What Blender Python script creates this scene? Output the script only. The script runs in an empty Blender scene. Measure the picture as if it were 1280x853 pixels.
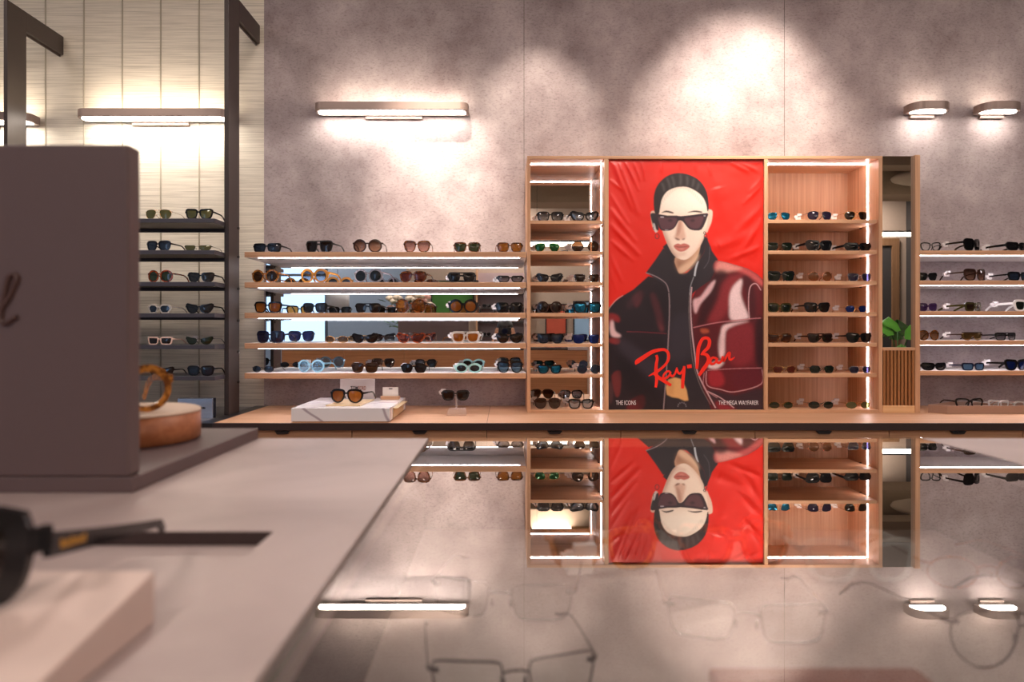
import bpy, math, random
import numpy as np
from mathutils import Vector, Matrix
random.seed(7)
SC = bpy.context.scene
COL = SC.collection
PI = math.pi
# ---------------------------------------------------------------- camera numbers
F = 853.33            # focal length in pixels of the 1280 px wide frame
CX, CY = 631.0, 414.0 # principal point
ZC = 1.10             # eye height
YC = 3.30             # front plane of the oak cabinet and shelves
YW = 3.62             # grey wall
ZT = ZC - 0.149       # top of the customer table
ZK = 0.7045           # top of the wall counter
def PX(px, Y): return (px - CX) * Y / F
def PZ(py, Y): return ZC - (py - CY) * Y / F
# ---------------------------------------------------------------- colour
def lin(c):
    return tuple(((v/255.0)/12.92 if v/255.0 <= .04045 else ((v/255.0+.055)/1.055)**2.4) for v in c) + (1.0,)
# ---------------------------------------------------------------- materials
MATS = {}
def newmat(name):
    m = bpy.data.materials.new(name); m.use_nodes = True
    nt = m.node_tree; b = nt.nodes['Principled BSDF']
    return m, nt, b
def simple(name, rgb, rough=.5, metal=0., spec=.5, var=.06, scale=30., bump=0., coat=0., coords='Object', sheen=0., alpha=1., trans=0.):
    if name in MATS: return MATS[name]
    m, nt, b = newmat(name)
    b.inputs['Roughness'].default_value = rough; b.inputs['Metallic'].default_value = metal
    b.inputs['Specular IOR Level'].default_value = spec; b.inputs['Coat Weight'].default_value = coat
    b.inputs['Alpha'].default_value = alpha; b.inputs['Transmission Weight'].default_value = trans
    b.inputs['Sheen Weight'].default_value = sheen
    tc = nt.nodes.new('ShaderNodeTexCoord'); n = nt.nodes.new('ShaderNodeTexNoise')
    n.inputs['Scale'].default_value = scale; n.inputs['Detail'].default_value = 4
    nt.links.new(tc.outputs[coords], n.inputs['Vector'])
    mx = nt.nodes.new('ShaderNodeMix'); mx.data_type = 'RGBA'
    c = lin(rgb)
    mx.inputs['A'].default_value = tuple(max(0, v*(1-var)) for v in c[:3]) + (1,)
    mx.inputs['B'].default_value = tuple(min(1, v*(1+var)) for v in c[:3]) + (1,)
    nt.links.new(n.outputs['Fac'], mx.inputs['Factor']); nt.links.new(mx.outputs['Result'], b.inputs['Base Color'])
    if bump:
        bp = nt.nodes.new('ShaderNodeBump'); bp.inputs['Strength'].default_value = bump; bp.inputs['Distance'].default_value = .003
        nt.links.new(n.outputs['Fac'], bp.inputs['Height']); nt.links.new(bp.outputs['Normal'], b.inputs['Normal'])
    MATS[name] = m; return m
def wood(name, c1, c2, axis='x', rough=.45, fine=1.0):
    if name in MATS: return MATS[name]
    m, nt, b = newmat(name); b.inputs['Roughness'].default_value = rough; b.inputs['Specular IOR Level'].default_value = .35
    tc = nt.nodes.new('ShaderNodeTexCoord'); mp = nt.nodes.new('ShaderNodeMapping')
    s = {'x': (1.2, 60, 60), 'y': (60, 1.2, 60), 'z': (60, 60, 1.2)}[axis]
    mp.inputs['Scale'].default_value = tuple(v*fine for v in s)
    nt.links.new(tc.outputs['Object'], mp.inputs['Vector'])
    n = nt.nodes.new('ShaderNodeTexNoise'); n.inputs['Scale'].default_value = 1.6; n.inputs['Detail'].default_value = 6; n.inputs['Distortion'].default_value = .6
    nt.links.new(mp.outputs['Vector'], n.inputs['Vector'])
    r = nt.nodes.new('ShaderNodeValToRGB'); r.color_ramp.elements[0].position = .32; r.color_ramp.elements[1].position = .7
    r.color_ramp.elements[0].color = lin(c1); r.color_ramp.elements[1].color = lin(c2)
    nt.links.new(n.outputs['Fac'], r.inputs['Fac']); nt.links.new(r.outputs['Color'], b.inputs['Base Color'])
    bp = nt.nodes.new('ShaderNodeBump'); bp.inputs['Strength'].default_value = .08; bp.inputs['Distance'].default_value = .001
    nt.links.new(n.outputs['Fac'], bp.inputs['Height']); nt.links.new(bp.outputs['Normal'], b.inputs['Normal'])
    MATS[name] = m; return m
def emit(name, rgb, strength):
    if name in MATS: return MATS[name]
    m = bpy.data.materials.new(name); m.use_nodes = True; nt = m.node_tree
    nt.nodes.remove(nt.nodes['Principled BSDF'])
    e = nt.nodes.new('ShaderNodeEmission'); e.inputs['Color'].default_value = lin(rgb); e.inputs['Strength'].default_value = strength
    nt.links.new(e.outputs[0], nt.nodes['Material Output'].inputs['Surface'])
    MATS[name] = m; return m
def lens(name, rgb, opacity=.85, metal=0., tint=None, grad=0., rough=.06):
    """sunglass lens: a tinted see-through layer mixed with a glossy one"""
    name = 'lens_' + name
    if name in MATS: return MATS[name]
    m, nt, b = newmat(name)
    kd = .8 if metal else .45
    b.inputs['Base Color'].default_value = tuple(v*kd for v in lin(rgb)[:3]) + (1,); b.inputs['Roughness'].default_value = rough; b.inputs['Metallic'].default_value = metal
    b.inputs['Specular IOR Level'].default_value = .7
    t = nt.nodes.new('ShaderNodeBsdfTransparent'); t.inputs['Color'].default_value = lin(tint or rgb)
    mx = nt.nodes.new('ShaderNodeMixShader'); mx.inputs['Fac'].default_value = opacity
    if grad:
        tc = nt.nodes.new('ShaderNodeTexCoord'); sp = nt.nodes.new('ShaderNodeSeparateXYZ'); mr = nt.nodes.new('ShaderNodeMapRange')
        mr.inputs['From Min'].default_value = 0.; mr.inputs['From Max'].default_value = .9
        mr.inputs['To Min'].default_value = opacity-grad; mr.inputs['To Max'].default_value = opacity
        nt.links.new(tc.outputs['Generated'], sp.inputs[0]); nt.links.new(sp.outputs['Z'], mr.inputs['Value']); nt.links.new(mr.outputs[0], mx.inputs['Fac'])
    nt.links.new(t.outputs[0], mx.inputs[1]); nt.links.new(b.outputs[0], mx.inputs[2])
    nt.links.new(mx.outputs[0], nt.nodes['Material Output'].inputs['Surface'])
    MATS[name] = m; return m
# ---------------------------------------------------------------- objects
def tag(o, label, cat, group=None, kind=None):
    o['label'] = label; o['category'] = cat
    if group: o['group'] = group
    if kind: o['kind'] = kind
    return o
def thing(name, label, cat, loc=(0,0,0), rz=0., group=None):
    o = bpy.data.objects.new(name, None); COL.objects.link(o); o.empty_display_size = .02
    o.location = loc; o.rotation_euler = (0, 0, rz)
    return tag(o, label, cat, group)
def abs_loc(o):
    v = Vector((0,0,0))
    while o is not None:
        v += o.location; o = o.parent
    return v
class M:
    """collects shapes, links them as one mesh object"""
    def __init__(s): s.v = []; s.f = []; s.mi = []; s.sm = []
    def add(s, vs, fs, mi=0, smooth=False):
        n = len(s.v); s.v += [tuple(v) for v in vs]
        for f in fs: s.f.append(tuple(i+n for i in f)); s.mi.append(mi); s.sm.append(smooth)
        return s
    def box(s, x0, x1, y0, y1, z0, z1, mi=0):
        vs = [(x,y,z) for z in (z0,z1) for y in (y0,y1) for x in (x0,x1)]
        return s.add(vs, [(0,2,3,1),(4,5,7,6),(0,1,5,4),(2,6,7,3),(0,4,6,2),(1,3,7,5)], mi)
    def prism(s, poly, axis, a, b, mi=0, smooth=False):
        """poly in the two other axes (in order), extruded along axis from a to b"""
        def mk(p, t):
            return {'x': (t,p[0],p[1]), 'y': (p[0],t,p[1]), 'z': (p[0],p[1],t)}[axis]
        n = len(poly); vs = [mk(p,a) for p in poly] + [mk(p,b) for p in poly]
        k = len(s.f)
        s.add(vs, [(i,(i+1)%n,(i+1)%n+n,i+n) for i in range(n)], mi, smooth)
        s.add(vs, [tuple(range(n))[::-1], tuple(range(n,2*n))], mi)
        return s
    def tube(s, path, r, n=8, closed=False, mi=0, smooth=True, sq=1., caps=True):
        P = [Vector(p) for p in path]; k = len(P); rr = r if isinstance(r,(list,tuple)) else [r]*k
        prev = None; rings = []
        for i in range(k):
            a = P[i-1] if (i > 0 or closed) else P[i]; b = P[(i+1)%k] if (i < k-1 or closed) else P[i]
            t = (b-a).normalized()
            if prev is None:
                u = Vector((0,0,1)) if abs(t.z) < .9 else Vector((1,0,0))
                u = (u - t*u.dot(t)).normalized()
            else:
                u = (prev - t*prev.dot(t))
                u = u.normalized() if u.length > 1e-6 else Vector((1,0,0))
            prev = u; w = t.cross(u)
            rings.append([P[i] + (u*math.cos(2*PI*j/n) + w*math.sin(2*PI*j/n)*sq)*rr[i] for j in range(n)])
        vs = [p for ring in rings for p in ring]; fs = []
        for i in range(k if closed else k-1):
            for j in range(n):
                a = i*n+j; b = i*n+(j+1)%n; c = ((i+1)%k)*n+(j+1)%n; d = ((i+1)%k)*n+j
                fs.append((a,b,c,d))
        s.add(vs, fs, mi, smooth)
        if caps and not closed:
            s.add(rings[0], [tuple(range(n))[::-1]], mi); s.add(rings[-1], [tuple(range(n))], mi)
        return s
    def sweep(s, path, prof, mi=0, up=(0,0,1)):
        """prof: function i -> list of (side, up) offsets"""
        P = [Vector(p) for p in path]; rings = []
        for i, p in enumerate(P):
            t = (P[min(i+1,len(P)-1)] - P[max(i-1,0)]).normalized()
            side = t.cross(Vector(up)).normalized(); u = side.cross(t).normalized()
            rings.append([p + side*a + u*b for a, b in prof(i)])
        n = len(rings[0]); vs = [q for r in rings for q in r]; fs = []
        for i in range(len(P)-1):
            for j in range(n):
                fs.append((i*n+j, i*n+(j+1)%n, (i+1)*n+(j+1)%n, (i+1)*n+j))
        fs += [tuple(range(n))[::-1], tuple(range((len(P)-1)*n, len(P)*n))]
        return s.add(vs, fs, mi)
    def lathe(s, prof, c=(0,0,0), n=32, mi=0, smooth=True):
        vs = []; fs = []; k = len(prof)
        for j in range(n):
            a = 2*PI*j/n
            for r, z in prof: vs.append((c[0]+r*math.cos(a), c[1]+r*math.sin(a), c[2]+z))
        for j in range(n):
            for i in range(k-1):
                fs.append((j*k+i, ((j+1)%n)*k+i, ((j+1)%n)*k+i+1, j*k+i+1))
        s.add(vs, fs, mi, smooth)
        if prof[0][0] > 1e-6: s.add([vs[j*k] for j in range(n)], [tuple(range(n))[::-1]], mi)
        if prof[-1][0] > 1e-6: s.add([vs[j*k+k-1] for j in range(n)], [tuple(range(n))], mi)
        return s
    def ball(s, c, r, n=10, m=7, sc=(1,1,1), mi=0):
        vs = []; fs = []
        for i in range(m+1):
            t = PI*i/m
            for j in range(n):
                a = 2*PI*j/n; vs.append((c[0]+r*sc[0]*math.sin(t)*math.cos(a), c[1]+r*sc[1]*math.sin(t)*math.sin(a), c[2]+r*sc[2]*math.cos(t)))
        for i in range(m):
            for j in range(n): fs.append((i*n+j, (i+1)*n+j, (i+1)*n+(j+1)%n, i*n+(j+1)%n))
        return s.add(vs, fs, mi, True)
    def mesh(s, name):
        me = bpy.data.meshes.new(name); me.from_pydata(s.v, [], s.f); 
        me.polygons.foreach_set('material_index', s.mi); me.polygons.foreach_set('use_smooth', s.sm)
        me.update(); me.validate()
        return me
    def build(s, name, mat, parent=None, bevel=0., seg=2, weld=True):
        if parent is not None:
            L = abs_loc(parent)
            s.v = [(x-L.x, y-L.y, z-L.z) for x,y,z in s.v]
        else:
            xs = np.array(s.v); L = Vector(((xs[:,0].min()+xs[:,0].max())/2, (xs[:,1].min()+xs[:,1].max())/2, xs[:,2].min()))
            s.v = [(x-L.x, y-L.y, z-L.z) for x,y,z in s.v]
        me = s.mesh(name)
        for mm in (mat if isinstance(mat,(list,tuple)) else [mat]): me.materials.append(mm)
        o = bpy.data.objects.new(name, me); COL.objects.link(o)
        if parent is not None: o.parent = parent
        else: o.location = L
        if weld:
            import bmesh
            bm = bmesh.new(); bm.from_mesh(me); bmesh.ops.remove_doubles(bm, verts=bm.verts, dist=1e-6)
            bmesh.ops.recalc_face_normals(bm, faces=bm.faces); bm.to_mesh(me); bm.free()
        if bevel:
            b = o.modifiers.new('bevel','BEVEL'); b.width = bevel; b.segments = seg; b.limit_method = 'ANGLE'; b.angle_limit = math.radians(40)
        return o
def struct(o): o['kind'] = 'structure'; return o
def rounded(x0, x1, y0, y1, rad, n=6, corners='nnff'):
    """rounded rectangle outline (list of points), radius per corner"""
    r = rad if isinstance(rad,(list,tuple)) else [rad]*4
    pts = []
    for (cx, cy, sx, sy, a0, q) in ((x0,y0,1,1,PI,r[0]),(x1,y0,-1,1,1.5*PI,r[1]),(x1,y1,-1,-1,0,r[2]),(x0,y1,1,-1,.5*PI,r[3])):
        if q <= 0: pts.append((cx,cy)); continue
        for i in range(n+1):
            a = a0 + .5*PI*i/n
            pts.append((cx+sx*q+q*math.cos(a), cy+sy*q+q*math.sin(a)))
    return pts
def catmull(pts, per=6, closed=True):
    out = []; n = len(pts); P = [np.array(p, float) for p in pts]
    for i in range(n if closed else n-1):
        g = lambda k: P[k % n] if closed else P[min(max(k,0),n-1)]
        p0,p1,p2,p3 = g(i-1),g(i),g(i+1),g(i+2)
        for j in range(per):
            t = j/per
            out.append(tuple(.5*((2*p1)+(p2-p0)*t+(2*p0-5*p1+4*p2-p3)*t*t+(3*p1-p0-3*p2+p3)*t**3)))
    if not closed: out.append(tuple(P[-1]))
    return out
def text_mesh(name, s, size, mat, parent, loc, width=None, rot=(PI/2,0,0), extrude=.0006, align='LEFT', shear=0., bold=0.):
    cu = bpy.data.curves.new(name, 'FONT'); cu.body = s; cu.size = size; cu.extrude = extrude; cu.align_x = align; cu.shear = shear; cu.offset = bold
    cu.resolution_u = 4
    tmp = bpy.data.objects.new(name+'_curve', cu); COL.objects.link(tmp)
    dg = bpy.context.evaluated_depsgraph_get(); dg.update()
    me = bpy.data.meshes.new_from_object(tmp.evaluated_get(dg)); me.name = name
    COL.objects.unlink(tmp); bpy.data.objects.remove(tmp)
    o = bpy.data.objects.new(name, me); COL.objects.link(o); me.materials.clear(); me.materials.append(mat)
    o.parent = parent; L = abs_loc(parent); o.location = Vector(loc)-L; o.rotation_euler = rot
    if width:
        xs = [v.co.x for v in me.vertices]; k = width/(max(xs)-min(xs)); o.scale = (k,1,1)
    return o
# ================================================================ the setting
def plaster():
    m, nt, b = newmat('grey_plaster'); b.inputs['Roughness'].default_value = .75; b.inputs['Specular IOR Level'].default_value = .25
    tc = nt.nodes.new('ShaderNodeTexCoord')
    n1 = nt.nodes.new('ShaderNodeTexNoise'); n1.inputs['Scale'].default_value = 3.2; n1.inputs['Detail'].default_value = 7; n1.inputs['Roughness'].default_value = .65
    n2 = nt.nodes.new('ShaderNodeTexNoise'); n2.inputs['Scale'].default_value = 64; n2.inputs['Detail'].default_value = 6; n2.inputs['Roughness'].default_value = .7
    mp = nt.nodes.new('ShaderNodeMapping'); mp.inputs['Scale'].default_value = (1,1,1.8)
    nt.links.new(tc.outputs['Object'], mp.inputs['Vector'])
    nt.links.new(tc.outputs['Object'], n1.inputs['Vector']); nt.links.new(mp.outputs['Vector'], n2.inputs['Vector'])
    r1 = nt.nodes.new('ShaderNodeValToRGB'); e = r1.color_ramp.elements; e[0].position = .3; e[1].position = .72
    e[0].color = lin((136,121,123)); e[1].color = lin((190,177,177))
    r2 = nt.nodes.new('ShaderNodeValToRGB'); e = r2.color_ramp.elements; e[0].position = .32; e[1].position = .50
    e[0].color = (.60,.57,.58,1); e[1].color = (1,1,1,1)
    mx = nt.nodes.new('ShaderNodeMix'); mx.data_type = 'RGBA'; mx.blend_type = 'MULTIPLY'; mx.inputs['Factor'].default_value = .8
    nt.links.new(n1.outputs['Fac'], r1.inputs['Fac']); nt.links.new(n2.outputs['Fac'], r2.inputs['Fac'])
    nt.links.new(r1.outputs['Color'], mx.inputs['A']); nt.links.new(r2.outputs['Color'], mx.inputs['B'])
    nt.links.new(mx.outputs['Result'], b.inputs['Base Color'])
    bp = nt.nodes.new('ShaderNodeBump'); bp.inputs['Strength'].default_value = .12; bp.inputs['Distance'].default_value = .002
    nt.links.new(n2.outputs['Fac'], bp.inputs['Height']); nt.links.new(bp.outputs['Normal'], b.inputs['Normal'])
    return m
def grasscloth():
    m, nt, b = newmat('cream_grasscloth'); b.inputs['Roughness'].default_value = .8; b.inputs['Specular IOR Level'].default_value = .2
    tc = nt.nodes.new('ShaderNodeTexCoord')
    mp = nt.nodes.new('ShaderNodeMapping'); mp.inputs['Scale'].default_value = (3.5, 3.5, 250)
    nt.links.new(tc.outputs['Object'], mp.inputs['Vector'])
    n = nt.nodes.new('ShaderNodeTexNoise'); n.inputs['Scale'].default_value = 1.0; n.inputs['Detail'].default_value = 4; n.inputs['Roughness'].default_value = .6
    nt.links.new(mp.outputs['Vector'], n.inputs['Vector'])
    r = nt.nodes.new('ShaderNodeValToRGB'); e = r.color_ramp.elements; e[0].position = .3; e[1].position = .58
    e[0].color = lin((184,174,160)); e[1].color = lin((222,213,198))
    nt.links.new(n.outputs['Fac'], r.inputs['Fac']); nt.links.new(r.outputs['Color'], b.inputs['Base Color'])
    bp = nt.nodes.new('ShaderNodeBump'); bp.inputs['Strength'].default_value = .35; bp.inputs['Distance'].default_value = .003
    nt.links.new(n.outputs['Fac'], bp.inputs['Height']); nt.links.new(bp.outputs['Normal'], b.inputs['Normal'])
    return m
M_PLASTER = plaster(); M_CLOTH = grasscloth()
M_SEAM = simple('dark_seam', (92,84,80), .9)  # dark tone of the plaster and worktop joints
M_SEAMC = simple('cream_seam_bead', (176,166,148), .8)
M_FLOOR = simple('grey_stone_floor', (120,112,108), .35, scale=3, var=.1)
M_CEIL = simple('taupe_ceiling', (128,122,122), .9)
M_REAR = simple('taupe_wall', (172,152,136), .8)
M_REARB = simple('blue_grey_wall', (138,156,178), .8)
M_DKWALL = simple('charcoal_wall', (60,56,55), .6)
M_BLACK = simple('black_metal', (38,34,36), .38, metal=.3)
OAK1, OAK2 = (187,140,107), (213,168,133)
M_OAKX = wood('oak_grain_across', OAK1, OAK2, 'x'); M_OAKZ = wood('oak_grain_upright', OAK1, OAK2, 'z'); M_OAKY = wood('oak_grain_deep', OAK1, OAK2, 'y')
RX0, RX1, RY0, RZ1 = -4.6, 6.6, -4.6, 3.35
XB = PX(330, YW)     # where cream cloth meets grey plaster
struct(M().box(XB, RX1, YW, YW+.12, 0, RZ1).build('wall_front', M_PLASTER))
struct(M().box(RX0, XB, YW, YW+.12, 0, RZ1).build('wall_front_cream', M_CLOTH))
struct(M().box(RX0, RX1, RY0, YW+.12, -.1, 0).build('floor', M_FLOOR))
struct(M().box(RX0, RX1, RY0, YW+.12, RZ1, RZ1+.1).build('ceiling', M_CEIL))
struct(M().box(RX0-.12, RX0, RY0, YW+.12, 0, RZ1).build('wall_left', M_REARB))
struct(M().box(RX1, RX1+.12, RY0, YW+.12, 0, RZ1).build('wall_right', M_DKWALL))
# panel joints: grooves of the plaster boards, beads of the cream cloth
n = 0
for px, zlo in ((655, 1.95), (980.5, 1.96)):
    n += 1; x = PX(px, YW)
    struct(M().box(x-.0012, x+.0012, YW-.0010, YW+.004, zlo, RZ1).build('trim_%d' % n, M_SEAM))
for k in range(-9, 6):
    x = PX(57 + 48*k, YW)
    if x < RX0+.05 or x > XB: continue
    n += 1
    struct(M().tube([(x,YW,0.7),(x,YW,RZ1)], .0042, 8).build('trim_%d' % n, M_SEAMC))
# rear wall with windows, seen in the mirrors
yb = RY0
wins = [(-4.2,-3.05,.8,2.75)]
rw = M(); xs = [RX0] + [v for w in wins for v in w[:2]] + [-1.7]
for a, b_ in zip(xs[0::2], xs[1::2]): rw.box(a, b_, yb-.12, yb, 0, RZ1)
for x0,x1,z0,z1 in wins: rw.box(x0,x1,yb-.12,yb,0,z0).box(x0,x1,yb-.12,yb,z1,RZ1)
struct(rw.build('wall_rear_window', M_REARB)); struct(M().box(-1.7, RX1, yb-.12, yb, 0, RZ1).build('wall_rear', M_REAR))
def glass_mat():
    m = bpy.data.materials.new('window_glass'); m.use_nodes = True; nt = m.node_tree
    nt.nodes.remove(nt.nodes['Principled BSDF'])
    t = nt.nodes.new('ShaderNodeBsdfTransparent'); t.inputs['Color'].default_value = (.93,.97,1,1)
    g = nt.nodes.new('ShaderNodeBsdfGlossy'); g.inputs['Roughness'].default_value = .02
    fr = nt.nodes.new('ShaderNodeFresnel'); mx = nt.nodes.new('ShaderNodeMixShader')
    nt.links.new(fr.outputs[0], mx.inputs[0]); nt.links.new(t.outputs[0], mx.inputs[1]); nt.links.new(g.outputs[0], mx.inputs[2])
    nt.links.new(mx.outputs[0], nt.nodes['Material Output'].inputs['Surface'])
    return m
M_PANE = glass_mat()
M_FRAMEG = simple('anthracite_window_frame', (70,80,92), .5)
for i,(x0,x1,z0,z1) in enumerate(wins):
    w = M().box(x0,x0+.06,yb-.1,yb-.02,z0,z1).box(x1-.06,x1,yb-.1,yb-.02,z0,z1).box(x0+.06,x1-.06,yb-.1,yb-.02,z1-.06,z1).box(x0+.06,x1-.06,yb-.1,yb-.02,z0,z0+.06)
    w.box(x0+.06,x1-.06,yb-.09,yb-.03,z0+1.25,z0+1.29)
    o = struct(w.build('window_%d' % (i+1), M_FRAMEG))
    p = M().box(x0+.06,x1-.06,yb-.062,yb-.056,z0+.06,z1-.06); p.build('window_pane', M_PANE, o)['kind'] = 'structure'
# door in the rear wall at the right, seen in the tall mirror
M_DOORW = wood('brown_door_timber', (112,82,58), (142,106,76), 'z')
dx0, dx1 = 5.45, 6.34
d = M().box(dx0-.12,dx0,yb,yb+.06,0,2.5).box(dx1,dx1+.12,yb,yb+.06,0,2.5).box(dx0-.12,dx1+.12,yb,yb+.06,2.5,2.62)
dd = struct(d.build('door_1', M_DOORW, bevel=.004))
struct(M().box(dx0,dx1,yb,yb+.03,0,2.5).build('door_leaf', M_DKWALL, dd))
struct(M().tube([(dx0+.08,yb+.06,.95),(dx0+.08,yb+.06,1.5)], .012).build('door_handle', M_BLACK, dd))
# ceiling beams seen in the mirrors
M_BEAM = simple('sand_bulkhead', (178,152,128), .85)
struct(M().box(RX0,RX1,-3.1,-2.6,2.95,RZ1).build('beam', M_BEAM))
struct(M().box(RX0,RX1,-1.9,-1.6,3.1,RZ1).build('beam', M_BEAM))
# ================================================================ fixtures on the front wall
def mirror_mat():
    m, nt, b = newmat('mirror_silver'); b.inputs['Base Color'].default_value = (.86,.88,.88,1); b.inputs['Metallic'].default_value = 1; b.inputs['Roughness'].default_value = .0
    return m
M_MIRROR = mirror_mat()
M_LED = emit('led_white', (250,243,250), 22.)
M_LEDV = emit('led_niche', (255,241,242), 30.)
M_LEDS = emit('led_soft', (250,240,246), 9.)
M_WHITE = simple('white_laminate', (222,216,214), .45)
M_DARKEDGE = simple('dark_bronze_edge', (52,38,38), .4)
YM = 3.585
# ---- long wall mirror behind the open shelves
mz0, mz1 = PZ(466, 3.4), PZ(330, 3.6)
mr = thing('wall_mirror', 'wide frameless mirror on the grey wall behind the open oak shelves', 'mirror', ((PX(330,YM)+PX(656,YM))/2, YM+.02, .86))
M().box(PX(332.0,YM), PX(657,YM), YM, YW, .86, PZ(326,YM)).build('mirror_pane', M_MIRROR, mr)
# ---- open oak shelves on the left
W_TOP = [PZ(v, YC) for v in (315.0, 353.0, 391.2, 429.2, 466.8)]
WX0, WX1 = PX(305.5, YC), PX(657.5, YC)
names = ['topmost', 'second from the top', 'middle', 'fourth from the top', 'lowest']
for i, zt in enumerate(W_TOP):
    t = thing('wall_shelf', ['topmost','second highest','middle','second lowest','lowest'][i] + ' long oak-edged shelf in front of the wide wall mirror', 'shelf', ((WX0+WX1)/2, YC, zt-.0263), 0, 'open oak shelves over the marble block')
    M().box(WX0, WX1, YC+.012, YM-.001, zt-.0263, zt).build('board', M_WHITE, t)
    M().box(WX0, WX1, YC, YC+.012, zt-.0263, zt).build('front_edge', M_OAKX, t, bevel=.0015)
    if i < 4: M().box(WX0+.06, WX1-.03, YC+.020, YC+.032, zt-.0277, zt-.0262).build('led_strip', M_LED, t)
    else: M().box(WX0+.06, WX1-.03, YC+.100, YC+.112, zt-.0270, zt-.0262).build('led_strip', M_LEDS, t)
# ---- oak cabinet with two niches around the poster
CZ1, CZ0 = PZ(195, YC), ZK+.0003
def cx(p): return PX(p, YC)
cab = thing('display_cabinet', 'tall oak display cabinet with two lit niches framing the red poster', 'cabinet', ((cx(659)+cx(1103))/2, YC+.15, CZ0))
zt1 = PZ(198.8, YC); zb = PZ(512.8, YC)
for nm, a, b_ in (('side_panel', 659, 663.2), ('divider', 755.4, 760.8), ('divider', 955.2, 960), ('side_panel', 1098.5, 1103.2)):
    M().box(cx(a), cx(b_), YC, YW-.001, zb if nm == 'divider' else CZ0, zt1).build(nm, M_OAKZ, cab, bevel=.001)
M().box(cx(659), cx(1103.2), YC-.001, YW-.001, zt1, CZ1).build('top_panel', M_OAKX, cab, bevel=.001)
M().box(cx(663.2), cx(1098.5), YC, YW-.001, CZ0, zb).build('bottom_panel', M_OAKX, cab, bevel=.001)
M().box(cx(760.8), cx(955.2), YC+.03, YC+.05, zb, zt1).build('backing_board', M_OAKZ, cab)
M().box(cx(960), cx(1098.5), YW-.02, YW-.002, zb, zt1).build('back_panel', M_OAKZ, cab)
M().box(cx(663.2), cx(755.4), YW-.02, YW-.002, zb, zt1).build('mirror_back', M_MIRROR, cab)
NL = [(275.6,279.7),(314.0,318.2),(352.6,357.0),(391.3,395.8),(430.0,434.0),(468.3,472.5)]
NR = [(274.5,279.0),(313.2,317.7),(351.4,356.0),(390.6,395.5),(428.9,433.8),(467.3,472.0)]
N_TOP = [PZ(a, YC) for a,_ in NL] + [zb]; R_TOP = [PZ(a, YC) for a,_ in NR] + [zb]
for L_, x0, x1 in ((NL, 663.2, 754.5), (NR, 960.0, 1097.3)):
    for a, b_ in L_:
        M().box(cx(x0), cx(x1), YC+.006, YW-.021, PZ(b_,YC), PZ(a,YC)).build('shelf', M_OAKX, cab, bevel=.0012)
for side, xl, xr in ((0, 663.2, 755.4), (1, 960.0, 1098.5)):
    M().box(cx(xl)+.002, cx(xr)-.012, YC+.097, YC+.105, zt1-.004, zt1+.0005).build('led_strip', M_LEDV, cab)
    tops = (NL, NR)[side]
    zz = [zt1] + [v for a,b_ in tops for v in (PZ(a,YC), PZ(b_,YC))] + [zb]
    v = M()
    for k in range(0, len(zz), 2): v.box(cx(xr)-.0025, cx(xr)+.0002, YC+.097, YC+.105, zz[k+1], zz[k]-.003)
    v.build('led_strip', M_LEDV, cab)
    for a,b_ in tops: M().tube([(cx(xr)-.010, YC+.16, PZ(b_,YC)-.002),(cx(xr)+.001, YC+.16, PZ(b_,YC)-.002)], .003, 8).build('shelf_pin', M_BLACK, cab)
# ---- tall mirror with slatted base, between cabinet and right shelves
TX0, TX1, TX2 = cx(1103.4), cx(1143.5), cx(1149.6)
tm = thing('tall_mirror', 'narrow tall mirror over a brown slatted panel beside the oak cabinet', 'mirror', ((TX0+TX2)/2, YC+.1, ZK))
M().box(TX1, TX2, YC-.004, YW-.001, ZK, PZ(194,YC)).build('side_panel', M_OAKZ, tm, bevel=.001)
zl = PZ(437, YC)
M().box(TX0, TX1, YC+.014, YC+.02, zl, PZ(194.5,YC)).build('mirror_pane', M_MIRROR, tm)
M().box(TX0, TX1, YC+.0205, YW-.001, ZK, PZ(194.5,YC)).build('carcass', M_OAKZ, tm)
M_SLAT = wood('walnut_slat', (142,92,54), (176,122,78), 'z'); M_SLATD = simple('slat_gap_board', (58,36,24), .7)
M().box(TX0, TX1, YC-.002, YC+.014, PZ(438.4,YC), PZ(434.6,YC)).build('ledge', M_OAKX, tm, bevel=.001)
s = M(); k = 9; w = (TX1-TX0)/k
for i in range(k): s.box(TX0+w*i+w*.2, TX0+w*i+w*.85, YC-.001, YC+.012, PZ(507,YC), PZ(438.4,YC))
s.build('slat_panel', M_SLAT, tm, bevel=.001)
M().box(TX0, TX1, YC+.012, YC+.0204, PZ(507,YC), PZ(438.4,YC)).build('slat_backing', M_SLATD, tm)
M().box(TX0, TX1, YC-.001, YC+.02, ZK, PZ(507.2,YC)).build('plinth', wood('pale_oak_plinth', (220,172,122), (236,194,148), 'x'), tm, bevel=.001)
# ---- open oak shelves on the right
S_TOP = [PZ(v, YC) for v in (313.2, 350.8, 389.2, 425.8, 463.8)]
SX0, SX1 = TX2+.001, cx(1420)
for i, zt in enumerate(S_TOP):
    t = thing('wall_shelf', ['topmost','second highest','middle','second lowest','lowest'][i] + ' oak-edged shelf on grey plaster beside the tall narrow mirror', 'shelf', ((SX0+SX1)/2, YC, zt-.022), 0, 'open oak shelves beside the tall mirror')
    M().box(SX0, SX1, YC+.012, YW-.001, zt-.022, zt).build('board', M_WHITE, t)
    M().box(SX0, SX1, YC, YC+.012, zt-.022, zt).build('front_edge', M_OAKX, t, bevel=.0015)
    if i < 4: M().box(SX0+.001, SX1-.05, YC+.020, YC+.032, zt-.0234, zt-.0219).build('led_strip', M_LED, t)
    else: M().box(SX0+.001, SX1-.05, YC+.100, YC+.112, zt-.0227, zt-.0219).build('led_strip', M_LEDS, t)
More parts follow.
